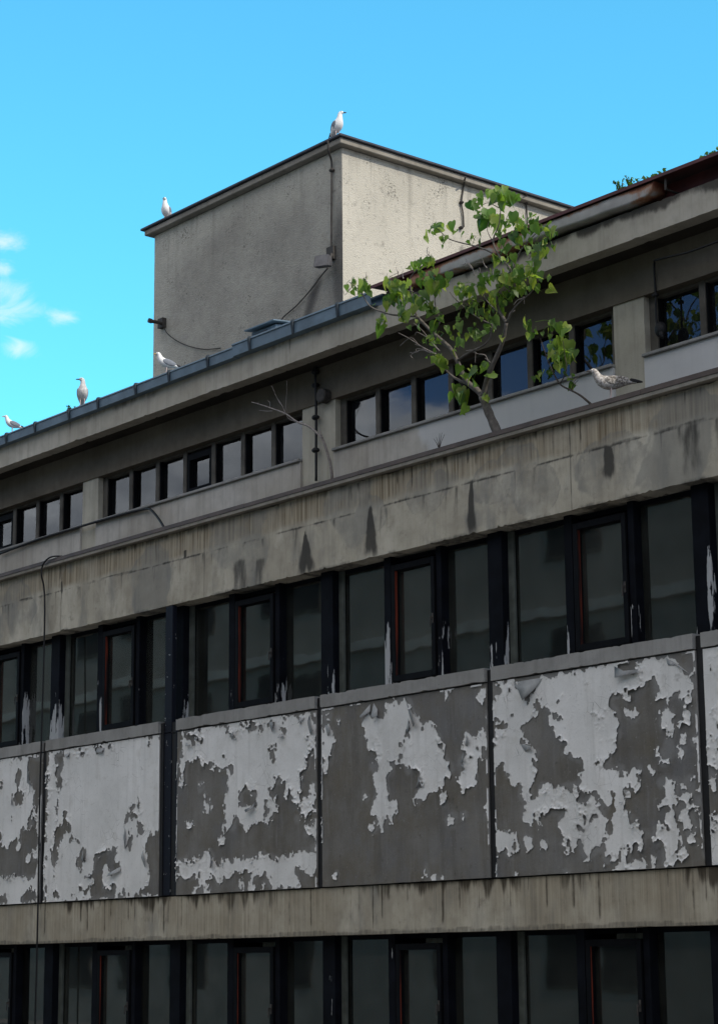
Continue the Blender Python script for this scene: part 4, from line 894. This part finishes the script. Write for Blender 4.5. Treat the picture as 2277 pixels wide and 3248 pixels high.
branches('trunk', [
    ([(1000,1600),(985,1545),(940,1440),(900,1340)], .054, .042), ([(905,1350),(870,1300),(800,1240),(745,1120),(700,1040),(600,950),(500,850)], .042, .020), ([(500,850),(410,845),(330,835),(220,790),(160,700),(90,640)], .017, .005),
    ([(905,1330),(925,1240),(960,1150),(1020,1010),(1045,890)], .036, .024), ([(1045,890),(990,780),(1010,650),(1070,570),(1000,480),(965,390),(1000,290),(1010,180),(1000,90)], .020, .005),
    ([(830,1260),(760,1240),(690,1190),(620,1100)], .024, .008), ([(745,1120),(820,1070),(900,1030),(945,980),(960,900)], .018, .008), ([(1045,890),(1100,790),(1200,700),(1250,620)], .014, .005),
    ([(970,470),(880,430),(760,400),(690,375),(640,330),(600,300)], .011, .004), ([(1080,590),(1120,470),(1200,370),(1270,310)], .012, .004), ([(500,850),(480,760),(460,650),(480,590),(590,500)], .014, .005),
    ([(600,950),(640,880),(610,760),(620,640)], .010, .004), ([(960,900),(860,850),(740,750),(700,700)], .010, .004), ([(1000,830),(930,760),(880,680)], .009, .004), ([(1020,600),(1100,600),(1190,570)], .009, .004), ([(480,700),(400,680),(350,640)], .008, .003), ([(965,400),(930,330),(940,270)], .007, .003), ([(1000,190),(930,160),(880,190)], .006, .003)],
    TR, yt, MATS['bark'], 1)
tw = []
rt = random.Random(9)
for (x, y, dx, dy) in ((620,1080,-230,-130),(620,1080,-130,-60),(560,1060,-100,10),(640,1060,-160,-170),(700,1050,-120,-90),(830,560,-30,-60),(850,600,-60,-110),(900,640,-20,-90),(930,560,-50,-80),(800,1060,90,20),(880,1080,70,50),(310,650,10,-60),(390,600,-15,-50),(420,620,0,-50),(580,480,-10,-50),(200,640,-5,-60),(110,660,-30,40),(1180,500,20,-50),(1060,850,40,-60),(1090,780,90,-60),(1450,1250,30,-40)):
    tw.append(([(x, y), (x+dx*.35+rt.uniform(-12, 12), y+dy*.3+rt.uniform(-12, 12)), (x+dx*.7+rt.uniform(-10, 10), y+dy*.75), (x+dx, y+dy)], .007, .002))
    tw.append(([(x+dx*.5, y+dy*.5), (x+dx*.7+rt.uniform(-30, 10), y+dy*.7+rt.uniform(-10, 40)), (x+dx*.9+rt.uniform(-40, 10), y+dy*.8+rt.uniform(0, 60))], .004, .002))
tag(branches('bare_twigs', tw, TR, yt, MATS['dead'], 2), kind='stuff')
CL = [(890,150,35,4,70),(868,200,14,2,60),(1000,110,50,6,105),(1055,150,30,3,90),(1100,130,22,2,65),(930,275,45,4,115),(1030,300,35,4,85),(1000,350,30,3,70),(1020,420,40,4,80),(610,315,42,6,70),(570,365,12,1,70),(660,390,25,3,70),(690,300,25,2,80),(730,345,22,2,60),(860,385,38,4,60),(835,375,14,1,50),
 (1130,280,35,4,80),(1190,260,36,3,85),(1120,370,50,6,80),(1200,350,55,7,90),(1280,330,45,6,80),(1230,430,50,6,90),(1245,490,16,2,80),(1290,400,38,4,75),(980,530,36,4,90),(1050,500,40,3,70),(1070,545,25,2,70),
 (540,560,50,7,70),(590,510,22,3,60),(520,620,50,6,70),(610,640,45,7,110),(620,700,40,5,110),(690,620,25,2,60),(100,650,36,6,48),(125,690,25,3,50),(190,640,16,2,50),(200,690,30,4,85),(290,775,34,3,85),(300,880,42,5,75),(370,680,50,6,80),(360,640,42,6,60),(420,720,50,8,90),(430,790,42,5,90),(460,880,32,4,80),(520,760,50,6,70),(590,820,30,4,110),(600,885,14,1,90),(650,850,25,2,70),
 (770,680,40,6,60),(830,700,50,8,60),(740,720,40,5,60),(780,800,48,7,60),(860,780,50,8,60),(900,680,50,8,60),(960,640,50,8,70),(1010,620,48,7,70),(1090,650,50,8,80),(1130,590,50,7,80),(1200,570,40,6,80),(1220,625,40,5,90),(1130,690,42,6,70),(1040,710,42,6,70),(960,760,42,7,60),(930,830,42,6,60),(1020,770,34,5,50),(980,880,34,5,70),(960,920,25,3,60),(1025,965,12,1,60),
 (1300,620,16,1,60),(1320,690,14,1,105),(620,980,32,5,50),(560,1000,30,3,50),(760,990,48,6,70),(860,970,42,5,70),(690,965,30,3,55),(620,1110,42,6,80),(690,1150,24,2,100),(800,1190,25,3,70),(870,1200,42,5,110),(740,1300,32,4,80),(790,1350,30,4,120),(800,1415,14,1,80),(920,1350,16,2,70)]
crown('crown', CL, 1, 0, TR, 3, lambda x, y: yt(x, y)-.05)
ys = lambda x, y: .06-.15*min(1, max(0, (1385-y)/450))
SP = empty('sapling', A(1874, 1283, .06), 'thin leafy sapling rooted in the ledge left of the mottled gull', 'sapling')
branches('stem', [([(1575,1392),(1560,1385),(1500,1335),(1440,1300),(1370,1260),(1310,1150),(1270,1040),(1250,980)], .017, .005), ([(1440,1300),(1450,1270),(1480,1240)], .006, .003), ([(1370,1260),(1410,1180),(1400,1090),(1390,1000)], .007, .003), ([(1290,1100),(1320,1010),(1320,940)], .006, .003)], SP, ys, MATS['barkdark'], 4)
crown('leaves', [(1190,920,42,7,70),(1310,930,36,6,70),(1380,940,32,4,80),(1390,1020,22,3,110),(1410,1090,32,4,100),(1330,1080,42,5,80),(1340,1130,32,3,80),(1240,1220,24,3,60),(1310,1200,16,2,50),(1440,1230,30,4,60)], 1, 0, SP, 6, ys)
# dead branch by the pilaster (traced in another crop of the photo)
def D2(x, y, yy): return A(500+x*.3727, 1100+y*.3727, yy)
bm = bmesh.new()
for pts, r0, r1 in (([(1485,1120),(1470,1000),(1440,890),(1395,775),(1290,680),(1190,640),(1090,570),(960,520),(870,490),(800,470)], .024, .005), ([(1405,780),(1375,700)], .014, .01), ([(1190,640),(1130,620),(1100,590)], .008, .004), ([(1090,570),(1060,500),(1020,440)], .007, .003), ([(980,545),(930,548),(865,540)], .006, .003), ([(955,515),(955,475),(935,455)], .005, .002), ([(855,490),(860,465)], .004, .002), ([(1000,400),(985,360),(970,330)], .003, .002), ([(1100,390),(1100,290)], .003, .002), ([(1045,490),(1000,400)], .004, .003), ([(1090,545),(1095,440),(1100,390)], .004, .003)):
    r0 *= .8; r1 *= .8
    P = smooth_path([D2(x, y, .72-.2*max(0, (1120-y)/650)) for x, y in pts], 4); n_ = len(P)
    tube(bm, P, [r0+(r1-r0)*i/(n_-1) for i in range(n_)], 7)
tag(obj('dead_branch', bm, MATS['dead'], smooth=True), 'bare bleached branch growing out by the top-floor pilaster', 'branch')
def weed(name, base, n_, h, spread, seed, label, leafy=True, cat='weed'):
    rs = random.Random(seed); base = Vector(base); R = empty(name, base, label, cat)
    bm = bmesh.new(); bl = bmesh.new(); tl_ = []
    for i in range(n_):
        a = rs.uniform(0, 6.28); hh = h*rs.uniform(.45, 1); d = Vector((math.cos(a), math.sin(a), 0))*spread*rs.uniform(.2, 1)
        P = smooth_path([base+d*.1, base+d*.45+Vector((0, 0, hh*.5)), base+d+Vector((0, 0, hh))], 4)
        tube(bm, P, [.004*(1-.6*k/(len(P)-1)) for k in range(len(P))], 5)
        if leafy:
            for q in P[2:]:
                for _ in range(3):
                    leaf_mesh(bl, tl_, q, Vector((rs.gauss(0, 1), rs.gauss(0, 1), rs.gauss(.1, .6))), Vector((rs.gauss(0, 1), rs.gauss(0, 1), 1)), rs.uniform(.012, .028), rs.uniform(0, .3))
    obj('stems', bm, MATS['barkdark'], R, smooth=True)
    if leafy:
        me = bpy.data.meshes.new('foliage'); bl.to_mesh(me); a = me.attributes.new('tone', 'FLOAT', 'FACE'); a.data.foreach_set('value', np.array(tl_, np.float32)); link('foliage', me, MATS['leaf'], R)
    bl.free()
weed('ledge_weed', A(1392, 1420, .05), 6, .15, .08, 2, 'small dry weed tuft on the ledge left of the tree trunk', False)
weed('roof_shrub', A(1966, 614, .42), 6, .14, .085, 4, 'small green shrub growing on the roof edge above the rusty gutter', True, 'shrub')
weed('roof_shrub', A(1996, 604, .42), 6, .17, .035, 5, 'thin upright weed on the roof edge right of the small green shrub', True, 'weed')
weed('roof_weed', A(230, 1305, .7), 10, .07, .12, 8, 'low dark weeds on the roof between the two left gulls', True)
# moss and stonecrop along the right roof edge: uncountable
rs = random.Random(21); bl = bmesh.new(); tl_ = []
for i in range(900):
    x = rs.uniform(-12.75, -9.5)
    dens = fbm(np.array([x]), np.array([0.]), 3, 77)[0]
    if dens < .45: continue
    q = Vector((x, rs.uniform(.36, .5), 8.85+rs.uniform(0, .07)*dens*1.3))
    leaf_mesh(bl, tl_, q, Vector((rs.gauss(0, 1), rs.gauss(0, 1), rs.gauss(.8, .6))), Vector((rs.gauss(0, 1), rs.gauss(0, 1), 1)), rs.uniform(.02, .045), rs.uniform(0, .2))
me = bpy.data.meshes.new('roof_moss'); bl.to_mesh(me); bl.free(); a = me.attributes.new('tone', 'FLOAT', 'FACE'); a.data.foreach_set('value', np.array(tl_, np.float32))
tag(link('roof_moss', me, MATS['leaf']), 'dark moss and stonecrop fringing the right roof edge', 'moss', kind='stuff')

# ------------------------------------------------------------------ gulls
def loft(bm, rings, seg=12, mi=0):
    """rings: (centre, tangent, lateral radius, vertical radius, lateral axis)"""
    R = []
    for c, t, rl, rv, lat in rings:
        v = lat.cross(t).normalized()
        R.append([bm.verts.new(c+lat*(rl*math.cos(2*math.pi*k/seg))+v*(rv*math.sin(2*math.pi*k/seg))) for k in range(seg)])
    for r0, r1 in zip(R, R[1:]):
        for k in range(seg): bm.faces.new((r0[k], r0[(k+1) % seg], r1[(k+1) % seg], r1[k])).material_index = mi
    bm.faces.new(R[0][::-1]).material_index = mi; bm.faces.new(R[-1]).material_index = mi
POSE = {
 'flat': dict(sp=[(-.30, .205, .020, .006), (-.20, .215, .045, .026), (-.11, .208, .068, .058), (-.01, .20, .083, .084), (.08, .208, .078, .086), (.135, .24, .060, .066), (.165, .285, .044, .048), (.183, .325, .040, .041), (.20, .342, .039, .039), (.222, .342, .031, .030), (.243, .338, .017, .016)], leg=.02),
 'mid': dict(sp=[(-.26, .13, .020, .006), (-.18, .16, .045, .026), (-.10, .18, .068, .056), (-.01, .20, .083, .082), (.065, .235, .077, .082), (.105, .28, .058, .064), (.125, .325, .043, .046), (.135, .365, .039, .040), (.15, .385, .039, .039), (.172, .388, .031, .030), (.193, .384, .017, .016)], leg=.01),
 'tall': dict(sp=[(-.19, .07, .020, .006), (-.135, .11, .045, .026), (-.08, .15, .076, .060), (-.02, .20, .094, .086), (.025, .255, .083, .082), (.045, .31, .052, .056), (.052, .355, .042, .043), (.055, .39, .038, .039), (.068, .41, .038, .037), (.09, .414, .031, .029), (.112, .41, .017, .016)], leg=.0)}
def gull(loc, head, pose, turn, hpx, label, juv=False, dusky=False):
    P = POSE[pose]['sp']; bm = bmesh.new(); lat0 = Vector((0, 1, 0))
    pts = [Vector((x, 0, z)) for x, z, a, b_ in P]
    piv = pts[6].copy(); Rt = lambda f: Matrix.Rotation(turn*f, 3, 'Z')
    lat = []
    for i, p in enumerate(pts):
        f = max(0, min(1, (i-5)/2)); lat.append(Rt(f) @ lat0)
        if i > 6: pts[i] = Rt(f) @ (p-piv)+piv
    rings = []
    for i, p in enumerate(pts):
        t = (pts[min(i+1, len(pts)-1)]-pts[max(0, i-1)]).normalized(); l = (lat[i]-t*lat[i].dot(t)).normalized()
        rings.append((p, t, P[i][2], P[i][3], l))
    loft(bm, rings, 14, 0)
    hd, hl = pts[-1], lat[-1]; fw = hl.cross(Vector((0, 0, 1))).normalized()
    if fw.dot(pts[-1]-pts[-3]) < 0: fw = -fw
    # bill with a hooked tip
    b0 = hd-fw*.008
    loft(bm, [(b0, fw, .013, .014, hl), (b0+fw*.026, fw, .009, .011, hl), (b0+fw*.046+Vector((0, 0, -.001)), fw, .007, .010, hl), (b0+fw*.058+Vector((0, 0, -.006)), fw, .002, .004, hl)], 8, 3)
    for s in (1, -1):
        e = pts[-2]*.55+pts[-3]*.45+hl*(s*.0345)+Vector((0, 0, .008))
        fs0 = len(bm.faces); bmesh.ops.create_uvsphere(bm, u_segments=8, v_segments=6, radius=.0068, matrix=Matrix.Translation(e)); bm.faces.ensure_lookup_table()
        for f in bm.faces[fs0:]: f.material_index = 4
        # folded wing: a leaf-shaped shell along the flank, dark primaries crossing over the tail
        w = []
        tl_ = (pts[0]-pts[1]).normalized()
        q = [(pts[4]+Vector((.01, 0, .015)), .066, .012, .020), (pts[3]*.45+pts[4]*.55+Vector((0, 0, .018)), .072, .018, .052), (pts[3]*.8+pts[2]*.2+Vector((0, 0, .018)), .072, .020, .064), (pts[2]+Vector((0, 0, .016)), .058, .018, .052), (pts[1]+Vector((0, 0, .018)), .036, .014, .032), (pts[0]+Vector((0, 0, .020)), .020, .009, .018), (pts[0]+tl_*.07+Vector((0, 0, .018)), .008, .003, .007)]
        R = []
        for i, (c, off, rl, rv) in enumerate(q):
            c = c+lat0*(s*off); a, b_ = q[max(i-1, 0)], q[min(i+1, len(q)-1)]
            t = ((b_[0]+lat0*(s*b_[1]))-(a[0]+lat0*(s*a[1]))).normalized(); l = (lat0-t*lat0.dot(t)).normalized(); R.append((c, t, rl, rv, l))
        loft(bm, R[:5], 8, 1); loft(bm, R[4:], 8, 2)
        # leg with a webbed foot
        lx = POSE[pose]['leg']; hip = Vector((lx-.01, s*.03, .15)); ank = Vector((lx-.012, s*.032, .065)); ft = Vector((lx, s*.034, .006))
        f0 = len(bm.faces); tube(bm, [hip, ank, ft], [.013, .0065, .006], 7)
        for tx, ty in ((.05, .0), (.042, .022), (.042, -.022), (-.012, 0)): tube(bm, [ft, ft+Vector((tx, ty, -.003))], [.0055, .003], 5)
        v = [bm.verts.new(ft+Vector(q_)) for q_ in ((0, 0, -.001), (.042, .022, -.004), (.05, 0, -.004), (.042, -.022, -.004))]; bm.faces.new((v[0], v[1], v[2])); bm.faces.new((v[0], v[2], v[3]))
        bm.faces.ensure_lookup_table()
        for f in bm.faces[f0:]: f.material_index = 5
    top = max(v.co.z for v in bm.verts); k = hpx/pxm(loc)/top
    bmesh.ops.transform(bm, matrix=Matrix.Rotation(head, 4, 'Z')@Matrix.Scale(k, 4), verts=bm.verts)
    bmesh.ops.recalc_face_normals(bm, faces=bm.faces)
    me = bpy.data.meshes.new('seagull'); bm.to_mesh(me); bm.free()
    ml = ['mottlepale', 'mottle', 'tip', 'billdark', 'tip', 'leg'] if juv else ['white', 'grey', 'tip', 'bill' if pose == 'mid' else 'billdark', 'tip', 'leg']
    if dusky: ml = ['dusky', 'duskywing', 'tip', 'billdark', 'tip', 'leg']
    o = link('seagull', me, [MATS[m_] for m_ in ml], smooth=True); o.location = loc
    md = o.modifiers.new('sub', 'SUBSURF'); md.levels = 1; md.render_levels = 2
    return tag(o, label, 'gull', 'gulls perched on the building')
LEFT = math.atan2(-AX[1], -AX[0])             # heading that points to the photo's left
zt = ZT+.124
gull(tuple(at(1072, 437, YT-.05))[:2]+(zt,), LEFT+math.pi-.9, 'tall', .7, 88, 'white gull standing on the front corner of the tower roof, looking right')
gull(tuple(at(527, 692, YT-.02))[:2]+(zt,), LEFT+1.25, 'tall', .2, 78, 'white gull on the left end of the tower roof, facing forward')
gull((at(528, 1175, .42)[0], .42, 8.785), LEFT+.25, 'mid', -.25, 72, 'gull on the gutter at the foot of the tower, grey wing showing')
gull((at(262, 1292, .42)[0], .42, 8.785), LEFT+1.75, 'tall', -1.5, 92, 'dusky long-necked gull on the gutter, upright with its head turned left', dusky=True)
gull((at(40, 1370, .42)[0], .42, 8.785), LEFT+.35, 'mid', -.2, 58, 'small-looking gull on the gutter at the far left edge')
gull((at(1940, 1272, -.01)[0], -.01, Z_COP+.002), LEFT+.05, 'flat', .15, 104, 'mottled brown young gull standing on the ledge right of the sapling', True)

# ------------------------------------------------------------------ the other side of the street (seen only mirrored in the glass)
O = empty('townhouse', (-30, -21.5, 0), 'plain plastered townhouse across the street, mirrored in the dark windows', 'building')
boxes('wall', [(-130, 25, -32, -21.5, 0, 14.2)], MATS['plaster'], O)
boxes('roof', [(-130.4, 25.4, -32.4, -21.1, 14.203, 14.45)], MATS['roofdark'], O)
boxes('string_course', [(-130, 25, -21.499, -21.3, 3.1+k*3.4, 3.35+k*3.4) for k in range(4)], MATS['wall2'], O)
for zi in range(4):
    for xi in range(19):
        x = -92+xi*5.2; z = 1.1+zi*3.4
        w = boxes('window', [(x-.75, x+.75, -21.497, -21.46, z, z+1.7)], MATS['mull'], O)
        bm = bmesh.new(); box(bm, x-.65, x+.65, -21.458, -21.45, z+.1, z+1.6); obj('pane', bm, MATS['tip'], w)
